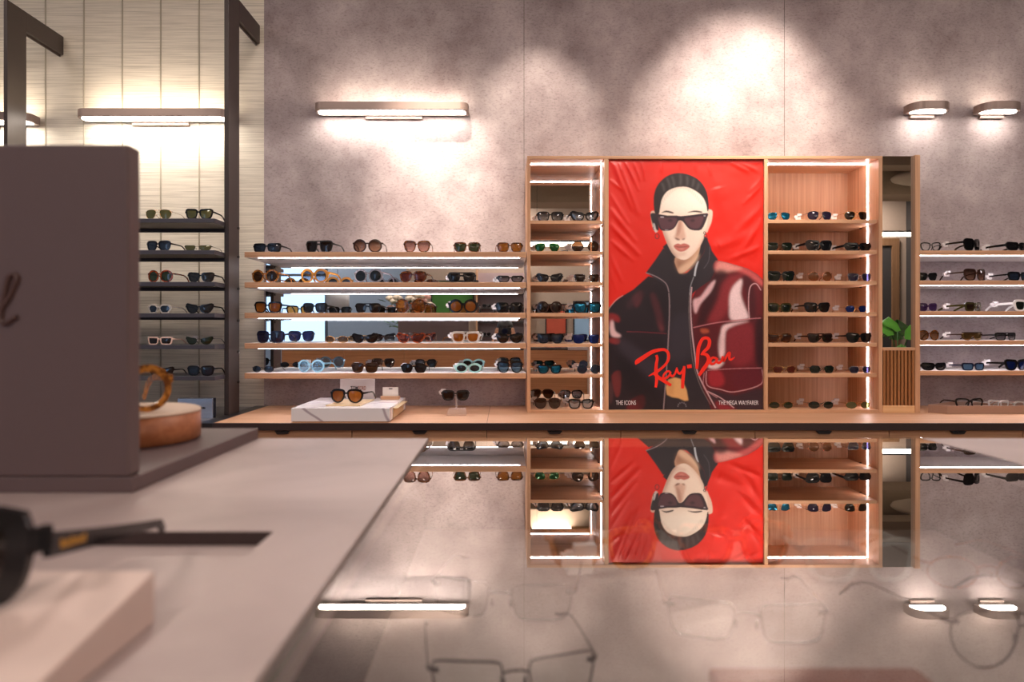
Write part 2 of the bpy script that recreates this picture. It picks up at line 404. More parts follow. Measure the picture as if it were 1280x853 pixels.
# ---- wall counter: worktop and drawer units
KY = 2.927; KX0, KX1 = -1.2525, 3.5
ct = thing('worktop', 'long oak worktop with dark bronze front edge along the grey wall', 'counter', (1.1, 3.27, ZK-.032))
M().box(KX0, KX1, KY+.006, YW-.001, ZK-.03, ZK).build('top', M_OAKX, ct, bevel=.001)
M().box(KX0, KX1, KY-.002, KY+.006, ZK-.031, ZK).build('edge_band', M_DARKEDGE, ct)
sm = M()
for px in (610.5,): sm.box(PX(px,3.2)-.0008, PX(px,3.2)+.0008, KY+.006, YW-.002, ZK-.001, ZK+.0002)
sm.build('joint', M_SEAM, ct)
M_RECESS = simple('dark_recess', (46,34,30), .7)
seams = [266.0, 440.0, 608.5, 776.0, 944.0, 1111.5, 1278.5, 1446.0]; DY = 2.945
lab = ['below the marble block', 'below the acrylic stand', 'left of centre under the mirrored niche', 'under the red poster', 'under the wood-backed niche', 'under the tall mirror', 'under the tan tray']
lab = ['oak drawer front at the black frame end of the worktop', 'oak drawer unit beneath the acrylic eyewear stand', 'oak drawer unit beneath the mirrored niche', 'oak drawer unit beneath the red poster', 'oak drawer unit beneath the wood-backed niche', 'oak drawer unit beneath the slatted mirror base and tray', 'oak drawer unit cut off at the far end of the worktop']
for i in range(7):
    x0, x1 = PX(seams[i], DY), PX(seams[i+1], DY)
    t = thing('drawer_unit', lab[i], 'drawer unit', ((x0+x1)/2, DY+.3, 0), 0, 'oak drawer units under the worktop')
    M().box(x0, x1, DY+.02, YW-.02, .06, ZK-.0315).build('body', M_RECESS, t)
    for k, (za, zb_) in enumerate(((.07,.36),(.364,ZK-.034))):
        f = M().box(x0+.0015, x1-.0015, DY, DY+.0195, za, zb_).build('drawer', M_OAKX, t, bevel=.001)
        if k == 1:
            c = (x0+x1)/2 + .003
            M().prism([(c-.032,ZK-.0345),(c+.032,ZK-.0345),(c+.022,ZK-.047),(c-.022,ZK-.047)], 'y', DY-.016, DY+.0).build('handle_tab', M_BLACK, f)
    M().box(x0, x1, DY+.06, DY+.075, 0, .06).build('kickboard', M_RECESS, t)
# ---- black metal frame with dark shelves at the far left
YP = 3.21; PXR = PX(286, YP)
fr = thing('shelf_frame', 'black metal shelving frame with arms back to the cream wall', 'shelving', (-1.8, YP, .0))
M_BRONZE = simple('dark_bronze_metal', (66,56,53), .38, metal=.25)
M_SHELFD = simple('charcoal_shelf', (66,62,70), .4); M_SHELFU = simple('bounce_lit_underside', (150,140,130), .6)  # second colour: pale underside with the cream wall's bounce light painted in
zb0 = ZK-.0004
for pl, pr in ((5.0, 9.3), (281.3, 286.0)):
    xa, xb = PX(pl,YP), PX(pr,YP)
    M().box(xa, xb, YP, YP+.128, zb0, 2.72 if pl > 100 else 2.66).build('post', M_BRONZE, fr, bevel=.0015)
    zt_ = 2.72 if pl > 100 else 2.66
    M().box(xa, xb, YP+.128, YW-.001, zt_-.096, zt_).build('arm', M_BRONZE, fr, bevel=.0015)
    M().box(xa-.006, xa, YP+.03, YW-.001, zt_-.106, zt_-.004).build('arm_rail', M_BRONZE, fr)
    M().box(xa-.006, xa, YP+.006, YP+.03, zb0, zt_-.004).build('post_rail', M_BRONZE, fr)
    for v in (285, 321, 361, 401, 440, 478):
        z = PZ(v, YP+.1); M().tube([(xb-.002,YP+.11,z),(xb+.006,YP+.11,z)], .007, 10).build('bracket_bolt', M_BLACK, fr)
DYF = 3.10; D_TOP = [PZ(v, DYF) for v in (273.2, 312.8, 352.6, 391.8, 431.4, 470.6)]
dxa, dxb = PX(9.4, YP)+.004, PX(281.2, YP)-.002
for zt in D_TOP:
    b = M().box(dxa, dxb-.0, DYF, DYF+.012, zt-.019, zt).box(dxa, dxb, DYF+.012, YP+.165, zt-.006, zt)
    b.box(dxb-.012, dxb, DYF+.012, YP+.165, zt-.019, zt-.006)
    sh = b.build('shelf', M_SHELFD, fr, bevel=.0008)
    M().box(dxa+.01, dxb-.012, DYF+.012, YP+.14, zt-.010, zt-.0062).build('underside_bounce', M_SHELFU, sh)  # pale slab added to carry the painted bounce light
    M().box(dxa, dxb, YP+.140, YP+.165, zt-.026, zt-.0062).build('shelf_rail', M_SHELFD, sh)
# its low base cabinet
M_STONE = simple('dark_grey_base_top', (98,94,94), .4)
bs = thing('base_cabinet', 'low charcoal base cabinet under the black shelving frame', 'cabinet', (-2.6, 3.3, 0))
BXR = -1.2528
M().box(RX0+.02, BXR-.012, KY+.02, YW-.001, .06, ZK-.03).build('body', M_SHELFD, bs)
M().box(RX0+.02, BXR-.066, KY-.002, YW-.001, ZK-.03, ZK-.006).build('top', M_STONE, bs)
M().box(BXR-.066, BXR, KY-.002, YW-.001, ZK-.03, ZK-.0005).build('edge_rail', M_BLACK, bs)
M().box(RX0+.02, BXR-.02, KY+.08, KY+.1, 0, .06).build('kickboard', M_RECESS, bs)
# ---- wall lamps
M_LAMP = simple('brushed_bronze_lamp', (146,126,118), .42, metal=.3)
M_DIFF = emit('lamp_diffuser', (255,244,230), 26.)
M_DIFFU = emit('lamp_uplight', (255,236,212), 13.)
def wall_lamp(px0, px1, pyb, label, yf=3.496, h=.041, rad=.045, group='bronze wall lamps', upk=1):
    x0, x1 = PX(px0, yf), PX(px1, yf); z = PZ(pyb, yf)
    t = thing('wall_lamp', label, 'lamp', ((x0+x1)/2, YW, z), 0, group)
    out = rounded(x0, x1, yf, YW-.018, [rad,rad,.012,.012], 8)
    M().prism(out, 'z', z, z+h).build('housing', M_LAMP, t, bevel=.002)
    ins = rounded(x0+.016, x1-.016, yf+.014, YW-.042, [rad*.8,rad*.8,.012,.012], 8)
    M().prism(ins, 'z', z-.002, z+.0005).build('diffuser', M_DIFF, t)
    M().prism(ins, 'z', z+h-.0005, z+h+.0015).build('uplight', M_DIFFU, t)
    w = min(.30, (x1-x0)*.6); c = (x0+x1)/2
    M().box(c-w/2, c+w/2, YW-.0185, YW-.0005, z-.016, z+h-.004).build('mounting_plate', M_LAMP, t, bevel=.002)
    return t
LAMPS = [wall_lamp(391, 585, 136.8, 'long bronze wall lamp glowing on the grey plaster wall'),
 wall_lamp(92, 282, 145.0, 'long bronze wall lamp on cream wall behind the black frame'),
 wall_lamp(-150, 34, 149.5, 'bronze wall lamp peeking past the black post at the picture edge'),
 wall_lamp(1143.3, 1194.8, 135.5, 'short bronze wall lamp above the tall narrow mirror', rad=.07),
 wall_lamp(1233, 1284.5, 135.8, 'short bronze wall lamp above the shelves beyond the tall mirror', rad=.07)]
# ---- things on the worktop
def marble():
    m, nt, b = newmat('white_marble'); b.inputs['Roughness'].default_value = .18
    tc = nt.nodes.new('ShaderNodeTexCoord'); mp = nt.nodes.new('ShaderNodeMapping'); mp.inputs['Rotation'].default_value = (.3,.55,.9); mp.inputs['Location'].default_value = (.13,.05,0)
    w = nt.nodes.new('ShaderNodeTexWave'); w.inputs['Scale'].default_value = 1.9; w.inputs['Distortion'].default_value = 2.2; w.inputs['Detail'].default_value = 1.5; w.inputs['Detail Scale'].default_value = 2.5
    r = nt.nodes.new('ShaderNodeValToRGB'); e = r.color_ramp.elements
    e[0].position = .982; e[0].color = lin((236,230,232)); e[1].position = 1.; e[1].color = lin((176,162,170))
    nt.links.new(tc.outputs['Object'], mp.inputs['Vector']); nt.links.new(mp.outputs['Vector'], w.inputs['Vector'])
    nt.links.new(w.outputs['Fac'], r.inputs['Fac']); nt.links.new(r.outputs['Color'], b.inputs['Base Color'])
    return m
M_MARBLE = marble()
M_GOLD = simple('pale_gold_plate', (214,186,142), .35, metal=.35); M_CARD = simple('white_card', (238,232,228), .6); M_INK = simple('dark_print', (60,52,58), .7); M_INKR = simple('copper_print', (176,120,104), .6)
mbx0, mbx1, mby0, mby1, mbh = -.922, -.497, 2.945, 3.41, .0625
pl = thing('display_plinth', 'white veined marble display block on the oak worktop', 'plinth', ((mbx0+mbx1)/2, (mby0+mby1)/2, ZK))
M().box(mbx0, mbx1, mby0, mby1, ZK+.0045, ZK+mbh).build('block', M_MARBLE, pl, bevel=.0015)
M().box(mbx0+.006, mbx1-.006, mby0+.006, mby1-.006, ZK, ZK+.0045).build('base_board', M_OAKX, pl)
M().box(mbx1, mbx1+.022, 3.03, 3.33, ZK+mbh-.012, ZK+mbh-.009).box(mbx1, mbx1+.003, 3.03, 3.33, ZK+.008, ZK+mbh-.012).build('gold_bracket', M_GOLD, pl)['label'] = 'pale gold side bracket'
zp = ZK+mbh
t = tag(M().prism([(PX(407,3.02),3.02),(PX(450.5,3.02),3.02),(PX(468,3.28),3.28),(PX(428,3.28),3.28)], 'z', zp, zp+.005).build('display_tray', M_GOLD, bevel=.001), 'thin pale gold tray on the marble block under aviator sunglasses', 'tray')
yc = 3.385
cd = thing('brand_card', 'marbled brand card standing at the back of the marble block', 'sign', (PX(447,yc), yc, zp))
M().box(PX(425.2,yc), PX(468,yc), yc, yc+.012, zp, PZ(474,yc)).build('card', M_MARBLE, cd, bevel=.0008)
text_mesh('lettering', 'TOM', .026, M_INK, cd, (PX(438.2,yc), yc-.001, PZ(487.6,yc)), width=9.3*yc/F, bold=.0006)
text_mesh('lettering', 'FORD', .026, M_INKR, cd, (PX(448,yc), yc-.001, PZ(487.6,yc)), width=9.3*yc/F, bold=.0006)
yh = 3.33
hd = thing('card_holder', 'small oak holder with a white card on the marble block', 'card holder', (PX(488,yh), yh, zp))
M().box(PX(476.5,yh), PX(499.5,yh), yh-.02, yh+.02, zp, zp+.016).build('holder', M_OAKX, hd, bevel=.001)
M().box(PX(478.3,yh), PX(497.8,yh), yh+.001, yh+.003, zp+.008, PZ(484.3,yh)).build('card', M_CARD, hd)
b_ = M()
for a,c,z in ((486,490.5,486.2),): b_.box(PX(a,yh), PX(c,yh), yh+.0004, yh+.001, PZ(z+.6,yh), PZ(z-.5,yh))
b_.build('print_line', M_INK, hd)
# acrylic stand
M_ACRYL = simple('clear_acrylic', (232,222,220), .12, alpha=.28, var=.02)
ya = 3.22
ac = thing('eyewear_stand', 'clear acrylic eyewear stand on the worktop right of the marble block', 'stand', (PX(571,ya), ya, ZK))
M().prism([(PX(559,ya),ZK),(PX(583.5,ya),ZK),(PX(582,ya),ZK+.03),(PX(561,ya),ZK+.03)], 'y', ya-.035, ya+.035).build('base', M_ACRYL, ac, bevel=.001)
M().box(PX(569.5,ya), PX(571.5,ya), ya-.004, ya+.004, ZK+.03, ZK+.088).build('rod', M_ACRYL, ac)
M().box(PX(566,ya), PX(575,ya), ya-.006, ya+.004, ZK+.088, ZK+.094).build('nose_rest', M_ACRYL, ac)
# blue brand block on the dark base
ys = 3.13; zs = ZK-.006
bb = thing('brand_block', 'blue mirrored brand block with black lettering on the charcoal base', 'sign', (PX(246,ys), ys, zs))
M().box(PX(222,ys), PX(265.6,ys), ys, ys+.012, zs, PZ(498.5,ys)).build('face', simple('blue_mirrored_face', (206,220,246), .06, metal=.85, var=.03), bb, bevel=.001)
M().box(PX(222,ys), PX(266.5,ys), ys+.012, ys+.030, zs, PZ(498.5,ys)+.001).build('backing', simple('black_acrylic', (22,24,34), .2), bb, bevel=.001)
l = M()
x = 246.2
for w_, h_ in ((1.6,2.0),(1.7,3.0),(1.2,2.2),(1.8,2.4),(1.5,2.0),(1.6,2.2),(1.3,1.8)):
    l.box(PX(x,ys), PX(x+w_-.3,ys), ys-.0012, ys, PZ(511.3,ys), PZ(511.3-h_,ys)); x += w_
l.build('lettering', simple('black_lettering', (14,14,20), .4), bb)
# tan tray at the right end
yt = 3.25; M_TAN = simple('tan_leather_tray', (158,124,106), .6, bump=.1, scale=200)
tr = thing('eyewear_tray', 'long tan tray with pointed end under the shelves beyond the mirror', 'tray', (PX(1240,yt), yt, ZK))
P_ = [(PX(1160,yt+.06),yt+.06),(PX(1184,yt),yt),(PX(1400,yt),yt),(PX(1400,yt+.2),yt+.2),(PX(1190,yt+.2),yt+.2)]
hT = PZ(507.8,yt)-ZK
c_ = np.mean(np.array(P_), axis=0)
rim = M(); nP = len(P_)
inn = [tuple(c_+(np.array(p)-c_)*np.array([.985,.9])) for p in P_]
M().prism([tuple(c_+(np.array(p)-c_)*np.array([.984,.89])) for p in P_], 'z', ZK, ZK+.020).build('floor_board', M_TAN, tr)
vs = [(p[0],p[1],z) for z in (ZK,ZK+hT) for p in P_] + [(p[0],p[1],z) for z in (ZK,ZK+hT) for p in inn]
fs = []
for i in range(nP):
    j = (i+1)%nP
    fs += [(i,j,j+nP,i+nP),(i+nP,j+nP,j+3*nP,i+3*nP),(j+2*nP,i+2*nP,i+3*nP,j+3*nP),(j,i,i+2*nP,j+2*nP)]
rim.add(vs, fs); rim.build('rim', M_TAN, tr, bevel=.001)
# ================================================================ sunglasses
SHAPES = {
 'wayfarer': [(-24,11),(-20,17),(0,19),(22,20),(28,16),(25,1),(19,-14),(7,-19),(-8,-18),(-18,-12),(-23,0)],
 'square':   [(-25,12),(-20,18),(0,20),(20,19.5),(26.5,14),(25,0),(20,-14),(12,-19),(0,-20),(-12,-18.5),(-20,-13),(-24,0)],
 'rect':     [(-25,10),(-21,14),(0,15),(23,15),(27,12),(26,0),(23,-11),(17,-15),(0,-15.5),(-15,-15),(-21,-11),(-24,0)],
 'slim':     [(-25,7),(-20,10.5),(0,11),(24,12),(29,9),(25,-2),(18,-10),(4,-12.5),(-12,-11.5),(-21,-7),(-25,1)],
 'round':    [(25*math.cos(a), 24*math.sin(a)) for a in [2*PI*i/12 for i in range(12)]],
 'oval':     [(25*math.cos(a), 16.5*math.sin(a)) for a in [2*PI*i/12 for i in range(12)]],
 'aviator':  [(-23,13),(-13,19.5),(8,20),(24,15),(28,3),(24,-12),(12,-22),(-1,-23),(-13,-17),(-21,-3)],
 'cat':      [(-24,7),(-16,13),(4,16),(24,21),(31,19),(26,2),(14,-14),(0,-17.5),(-14,-14),(-23,-3)],
 'hex':      [(-25,3),(-22,9),(-16,17),(-8,18),(8,19),(16,18),(26,8),(26,0),(18,-15),(12,-18),(-9,-18),(-16,-15)],
 'butterfly':[(-24,14),(-18,21),(4,25),(24,24),(30,16),(27,-6),(17,-22),(0,-26),(-14,-21),(-22,-5)],
 'bigsquare':[(-27,15),(-21,22),(0,24),(23,23.5),(30,17),(29,-2),(24,-17),(15,-24),(0,-25),(-14,-23),(-22,-16),(-26,-2)],
}
def wrap(x): return .0021*x*x
GL_CACHE = {}
def resample(pts, n):
    P = np.array(pts + [pts[0]]); d = np.r_[0, np.cumsum(np.hypot(*np.diff(P, axis=0).T))]
    t = np.linspace(0, d[-1], n, endpoint=False)
    return np.c_[np.interp(t, d, P[:,0]), np.interp(t, d, P[:,1])]
def glasses_meshes(shape, style, straight=False):
    """meshes (metres, origin under the bridge, lenses facing -Y): frame, lens R/L, temple R/L; also the half width"""
    key = (shape, style, straight)
    if key in GL_CACHE: return GL_CACHE[key]
    shield = shape == 'shield'
    metal = style in ('metal','thin')
    t = {'acetate': 5.6, 'bold': 7.5, 'metal': 1.5, 'thin': 1.0, 'flat': 3.0}[style]
    dep = {'acetate': 4.0, 'bold': 5.0, 'metal': 1.8, 'thin': 1.4, 'flat': 3.5}[style]
    base = catmull(SHAPES['square' if shield else shape], 4)
    O = resample(base, 36)
    half = O[:,0].max(); cxm = half*0 + 10 + (-O[:,0].min())*1.0
    if metal: cxm += 1.0
    d = np.roll(O,-1,0)-np.roll(O,1,0); nrm = np.c_[d[:,1], -d[:,0]]; nrm /= np.hypot(*nrm.T)[:,None]
    if (nrm*O).sum() < 0: nrm = -nrm
    tt = np.full(len(O), t)
    if style in ('acetate','bold'): tt = t*(1 + .45*np.maximum(0, nrm[:,1]) + .25*np.maximum(0, nrm[:,0]))
    if style == 'flat': tt = t*(1 + 1.3*np.maximum(0, nrm[:,1]))
    OUT = O + nrm*tt[:,None]
    z0 = -OUT[:,1].min()
    k = .001
    fm = M()
    def pt(x, z, y): return (x*k, (wrap(x)+y)*k, (z+z0)*k)
    n = len(O)
    topz = np.interp(0, [0,1], [O[:,1].max(), 0])
    lensm = []
    for sgn in (1,-1):
        vs = []
        for ring, y in ((OUT,0),(OUT,dep),(O,dep),(O,0)):
            for p in ring:
                x = (p[0]+cxm)*sgn; vs.append(pt(x, p[1], y))
        fs = []
        for a in range(4):
            b = (a+1)%4
            for i in range(n): j=(i+1)%n; fs.append((a*n+i, a*n+j, b*n+j, b*n+i))
        if not shield: fm.add(vs, fs, 0, metal)
        lm = M(); c = [0,0]
        vs = [pt((p[0]*1.01+cxm)*sgn, p[1]*1.01, dep*.5) for p in O] + [pt((p[0]*.5+cxm)*sgn, p[1]*.5, dep*.5-1.2) for p in O] + [pt(cxm*sgn, 0, dep*.5-1.6)]
        fs = []
        for i in range(n):
            j=(i+1)%n; fs += [(i,j,n+j,n+i),(n+i,n+j,2*n)]
        lm.add(vs, fs, 0, True); lensm.append(lm)
    W = cxm + OUT[:,0].max()
    zt = O[:,1].max()
    zh = np.interp(.55, [0,1], [0, zt])  # hinge height
    if shield:
        # one wide lens: outline with a nose notch
        out = [(-64,16),(-40,21),(0,22),(40,21),(64,16),(62,-4),(50,-16),(30,-20),(14,-15),(7,-3),(0,2),(-7,-3),(-14,-15),(-30,-20),(-50,-16),(-62,-4)]
        Q = resample(catmull(out,4), 72); z0 = 20.
        lm = M(); vs = [pt(p[0],p[1],2) for p in Q] + [pt(p[0]*.9, p[1]*.72+3, .5) for p in Q]
        fs = [(i,(i+1)%72,72+(i+1)%72,72+i) for i in range(72)]
        lm.add(vs, fs, 0, True)
        # inner sheet as upright strips
        iv = vs[72:]; tri = M()
        me = lm
        up = [i for i in range(72)]
        me.add(iv, [tuple(range(72))], 0, False)
        lensm = [lm]
        fm.sweep([pt(x, 22.5, 1) for x in np.linspace(-62,62,17)], lambda i: [(-2*k,-2*k),(2*k,-2*k),(2*k,2.5*k),(-2*k,2.5*k)])
        W = 66; zh = 12
    else:
        xi = cxm + O[:,0].min()
        if style in ('metal','thin'):
            zb = zt*.35
            fm.tube([pt(-xi, zb, dep/2), pt(-xi*.4, zb+2.5, dep/2-.6), pt(xi*.4, zb+2.5, dep/2-.6), pt(xi, zb, dep/2)], 1.1*k, 6)
            if shape in ('aviator','hex'):
                fm.tube([pt(-xi-5, zt*.88, dep/2), pt(-xi*.5, zt*.86, dep/2-.6), pt(xi*.5, zt*.86, dep/2-.6), pt(xi+5, zt*.88, dep/2)], 1.0*k, 6)
            for s_ in (1,-1): fm.ball(pt(s_*(xi-2.5), -4, dep+5), 3.2*k, 8, 6, (.45,.7,1.3))
        else:
            zb = zt*.42; hb = 3.6 if style=='acetate' else 4.6
            pth = [pt(x, zb + (1-abs(x)/(xi+1))*3.0, dep/2) for x in np.linspace(-xi-1.5, xi+1.5, 9)]
            fm.sweep(pth, lambda i: [(-dep/2*k,-hb*k),(dep/2*k,-hb*k),(dep/2*k,hb*.8*k),(-dep/2*k,hb*.8*k)])
            if style == 'flat':
                fm.sweep([pt(x, zt+t*1.2, dep/2) for x in np.linspace(-xi-8, xi+8, 7)], lambda i: [(-dep/2*k,-3*k),(dep/2*k,-3*k),(dep/2*k,2.5*k),(-dep/2*k,2.5*k)])
    # end pieces (in the frame mesh)
    eh = 1.5 if metal else (6.0 if style=='bold' else 4.0); et = 1.2 if metal else 2.2
    for s_ in (1,-1):
        xo = s_*(W-3)
        pth = [Vector(pt(s_*(W-6), zh, dep/2)), Vector(pt(s_*(W+1), zh+.3, dep/2+.5)), Vector(((s_*(W+2.6))*k, (wrap(W)+dep+5)*k, (zh+z0)*k))]
        fm.sweep(pth, lambda i: [(-et*k,-eh*k),(et*k,-eh*k),(et*k,eh*k),(-et*k,eh*k)])
    tm = []
    for s_ in (1,-1):
        y0 = wrap(W)+dep+4; X = W+2.2
        p = [(X,y0,zh),(X+.5,y0+40,zh-.5),(X+.2,y0+80,zh-2),(X-1,y0+97,zh-6),(X-2,y0+115,zh-15),(X-3,y0+134,-z0+ (4 if metal else 6))]
        if straight: p = [(X,y0,zh-4),(X-1,y0+40,zh-12),(X-3,y0+80,zh-20),(X-5,y0+108,zh-25.5),(X-6,y0+130,zh-29.5),(X-7,y0+137,-z0-5)]
        P = [Vector((s_*a*k, b*k, (c+z0)*k)) for a,b,c in p]
        mm = M()
        if metal:
            mm.tube(P, [.9*k,.9*k,.9*k,1.3*k,1.9*k,1.7*k], 6)
        else:
            hh = [eh, eh*.8, eh*.62, eh*.5, eh*.42, eh*.36] if straight else [eh, eh*.85, eh*.72, eh*.75, eh*.85, eh*.7]
            mm.sweep(P, lambda i: [(-1.7*k,-hh[i]*k),(1.7*k,-hh[i]*k),(1.7*k,hh[i]*k),(-1.7*k,hh[i]*k)])
        tm.append(mm)
    import bmesh
    def fin(mb, nm):
        me = mb.mesh(nm); bm = bmesh.new(); bm.from_mesh(me); bmesh.ops.recalc_face_normals(bm, faces=bm.faces); bm.to_mesh(me); bm.free()
        me.materials.append(None); return me
    nm = shape + '_' + style
    res = dict(frame=fin(fm, nm+'_frame'), lens=[fin(l_, nm+'_lens') for l_ in lensm], temple=[fin(a, nm+'_temple') for a in tm], W=W*k, tip=(y0+120)*k, zh=(zh+z0)*k, H=(O[:,1].max()+z0)*k, z0=z0*k, hinge=[Vector((s_*(W+2.2)*k, (wrap(W)+dep+4)*k, 0)) for s_ in (1,-1)])
    GL_CACHE[key] = res; return res
def tag_mesh():
    me = M().box(-.013,.013,-.006,.006,-.004,.018).box(-.006,.017,-.009,.003,.014,.026).box(-.018,-.006,-.005,.005,.003,.016).mesh('security_tag'); me.materials.append(None); return me
TAGM = tag_mesh()
M_TAG = simple('clear_plastic_tag', (236,228,228), .2, alpha=.85, var=.1, scale=120)
M_TAGW = simple('white_plastic_tag', (240,236,236), .4)
def part(name, me, mat, root, loc=(0,0,0), rz=0, **kw):
    o = bpy.data.objects.new(name, me); COL.objects.link(o); o.parent = root; o.location = loc; o.rotation_euler = (0,0,rz)
    o.material_slots[0].link = 'OBJECT'; o.material_slots[0].material = mat
    for k_, v in kw.items(): o[k_] = v
    return o
def acet(name, rgb, c2=None, rough=.16, alpha=1.):
    nm = 'frame_' + name
    if nm in MATS: return MATS[nm]
    if c2:
        m, nt, b = newmat(nm); b.inputs['Roughness'].default_value = rough
        tc = nt.nodes.new('ShaderNodeTexCoord'); n = nt.nodes.new('ShaderNodeTexNoise'); n.inputs['Scale'].default_value = 90; n.inputs['Detail'].default_value = 3; n.inputs['Distortion'].default_value = 1
        r = nt.nodes.new('ShaderNodeValToRGB'); e = r.color_ramp.elements; e[0].position = .42; e[1].position = .6; e[0].color = lin(rgb); e[1].color = lin(c2)
        nt.links.new(tc.outputs['Object'], n.inputs['Vector']); nt.links.new(n.outputs['Fac'], r.inputs['Fac']); nt.links.new(r.outputs['Color'], b.inputs['Base Color'])
        MATS[nm] = m; return m
    return simple(nm, rgb, rough, alpha=alpha, var=.03)
FR = {
 'black': acet('black', (18,17,20)), 'matte black': acet('matte_black', (24,23,25), rough=.4), 'tortoise': acet('tortoise', (38,22,14), (120,66,26)),
 'amber tortoise': acet('amber_tortoise', (110,62,24), (196,128,56)), 'red tortoise': acet('red_tortoise', (66,24,14), (170,74,32)),
 'dark brown': acet('dark_brown', (52,32,26)), 'brown': acet('brown', (86,52,38)), 'navy': acet('navy', (26,28,52)), 'plum': acet('plum', (58,34,66)),
 'honey': acet('honey', (206,142,64)), 'clear grey': acet('clear_grey', (150,146,156), alpha=.7), 'clear': acet('clear', (214,206,200), alpha=.55), 'crystal': acet('crystal', (226,222,222), alpha=.6),
 'white': acet('white', (232,228,228)), 'mint': acet('mint', (160,206,204)), 'pale blue': acet('pale_blue', (150,194,216), alpha=.8), 'pale pink': acet('pale_pink', (228,192,178)),
 'gold': simple('gold_wire', (200,156,92), .25, metal=1.), 'silver': simple('silver_wire', (170,168,172), .25, metal=1.), 'gunmetal': simple('gunmetal_wire', (60,58,62), .3, metal=.9), 'black wire': simple('black_wire', (22,22,24), .35, metal=.3),
 'olive': acet('olive', (58,52,26)), 'copper': simple('copper_wire', (190,116,80), .25, metal=1.),
}
LN = {
 'black': lens('black', (14,14,17), .95), 'grey': lens('grey', (44,46,52), .86, tint=(90,92,96)), 'dark grey': lens('dark_grey', (26,27,31), .92, tint=(70,70,74)),
 'blue-grey': lens('blue_grey', (42,56,78), .9, tint=(80,96,120)), 'brown': lens('brown', (58,38,26), .86, tint=(140,92,60)), 'dark brown': lens('dark_brown', (36,24,20), .92, tint=(90,60,44)),
 'brown gradient': lens('brown_grad', (62,36,30), .92, tint=(206,160,132), grad=.6), 'tan gradient': lens('tan_grad', (112,70,42), .9, tint=(226,180,140), grad=.5), 'rose gradient': lens('rose_grad', (84,46,44), .85, tint=(226,178,164), grad=.6),
 'grey gradient': lens('grey_grad', (50,48,54), .9, tint=(190,186,190), grad=.55), 'blue gradient': lens('blue_grad', (40,74,104), .95, tint=(160,196,216), grad=.5),
 'green': lens('green', (40,50,30), .88, tint=(100,120,80)), 'olive': lens('olive', (88,88,58), .85, metal=.25, tint=(150,150,100)), 'amber': lens('amber', (150,84,20), .72, tint=(240,160,60)),
 'orange': lens('orange', (196,106,34), .7, tint=(250,170,80)), 'red-brown': lens('red_brown', (110,44,34), .8, tint=(200,110,90)), 'blue mirror': lens('blue_mirror', (40,110,190), .97, metal=.8), 'teal mirror': lens('teal_mirror', (36,130,170), .97, metal=.75),
 'violet': lens('violet', (44,40,68), .9, tint=(100,96,150)), 'purple': lens('purple', (66,40,86), .85, tint=(130,90,160)), 'silver mirror': lens('silver_mirror', (176,180,190), .96, metal=.85), 'bronze mirror': lens('bronze_mirror', (120,92,56), .95, metal=.7),
 'pale blue': lens('pale_blue', (120,170,206), .6, tint=(190,220,240)), 'clear': lens('clear', (220,224,226), .14, tint=(250,250,250)), 'deep blue': lens('deep_blue', (24,44,110), .95, metal=.5), 'dark green': lens('dark_green', (26,36,28), .93, tint=(60,80,60)), 'sky blue': lens('sky_blue', (92,134,178), .88, tint=(150,190,225)),
 'green mirror': lens('green_mirror', (30,84,44), .95, metal=.5),
}
USED = {}
SHELF_GROUP = {}
def glasses(look, where, shape, style, frame, lensc, loc, yaw=0., width=None, tagside=0, group=None, temple=None, name='sunglasses', tagmat=None, fold=False, straight=False):
    """one pair: root empty > frame, lens x2, temple x2 (, security_tag)"""
    g = glasses_meshes(shape, style, straight); sc = 1.0
    if width: sc = width/(2*g['W'])
    lab = look + ' ' + where
    nw = len(lab.split()); assert 4 <= nw <= 16, (nw, lab)
    assert lab not in USED, lab
    USED[lab] = 1
    r = thing(name, lab, name, loc, yaw, group); r.scale = (sc,sc,sc)
    part('frame', g['frame'], FR[frame], r)
    for l_ in g['lens']: part('lens', l_, LN[lensc], r)
    for s_, t_, h_ in zip((1,-1), g['temple'], g['hinge']):
        if fold:      # folded in behind the lenses
            a_ = s_*math.radians(88); h2 = Matrix.Rotation(a_,3,'Z') @ h_
            part('temple', t_, FR[temple or frame], r, h_-h2+Vector((0,.006 if s_>0 else .0,0)), a_)
        else: part('temple', t_, FR[temple or frame], r)
    if tagside:
        part('security_tag', TAGM, tagmat or M_TAG, r, (tagside*(g['W']-.001), g['tip']-.028, g['zh']-.012), .3*tagside)
    return r
def row(where, group, zt, yfront, items):
    """items: px centre, px width, look, shape, style, frame, lens, [yaw deg], [tag side], [back offset]"""
    for it in items:
        px, pw, look, shape, style, frame, lc = it[:7]
        yaw = it[7] if len(it) > 7 else 0; tg = it[8] if len(it) > 8 else 0; back = it[9] if len(it) > 9 else 0.
        Y = yfront + .022 + back
        w = pw*Y/F/max(.6, math.cos(math.radians(yaw)))
        glasses(look, where, shape, style, frame, lc, (PX(px,Y), Y, zt+.0002), math.radians(yaw), w, tg, group)
SG = 'sunglasses'
def W_(i): return 'on the %s shelf before the wide wall mirror' % ['topmost','second','middle','fourth','lowest'][i]
def W_(i): return ['on top mirror-backed wall shelf','on second mirror-backed wall shelf','on middle mirror-backed wall shelf','on fourth mirror-backed wall shelf','on lowest mirror-backed wall shelf'][i]
gW = 'sunglasses on the mirror-backed wall shelves'
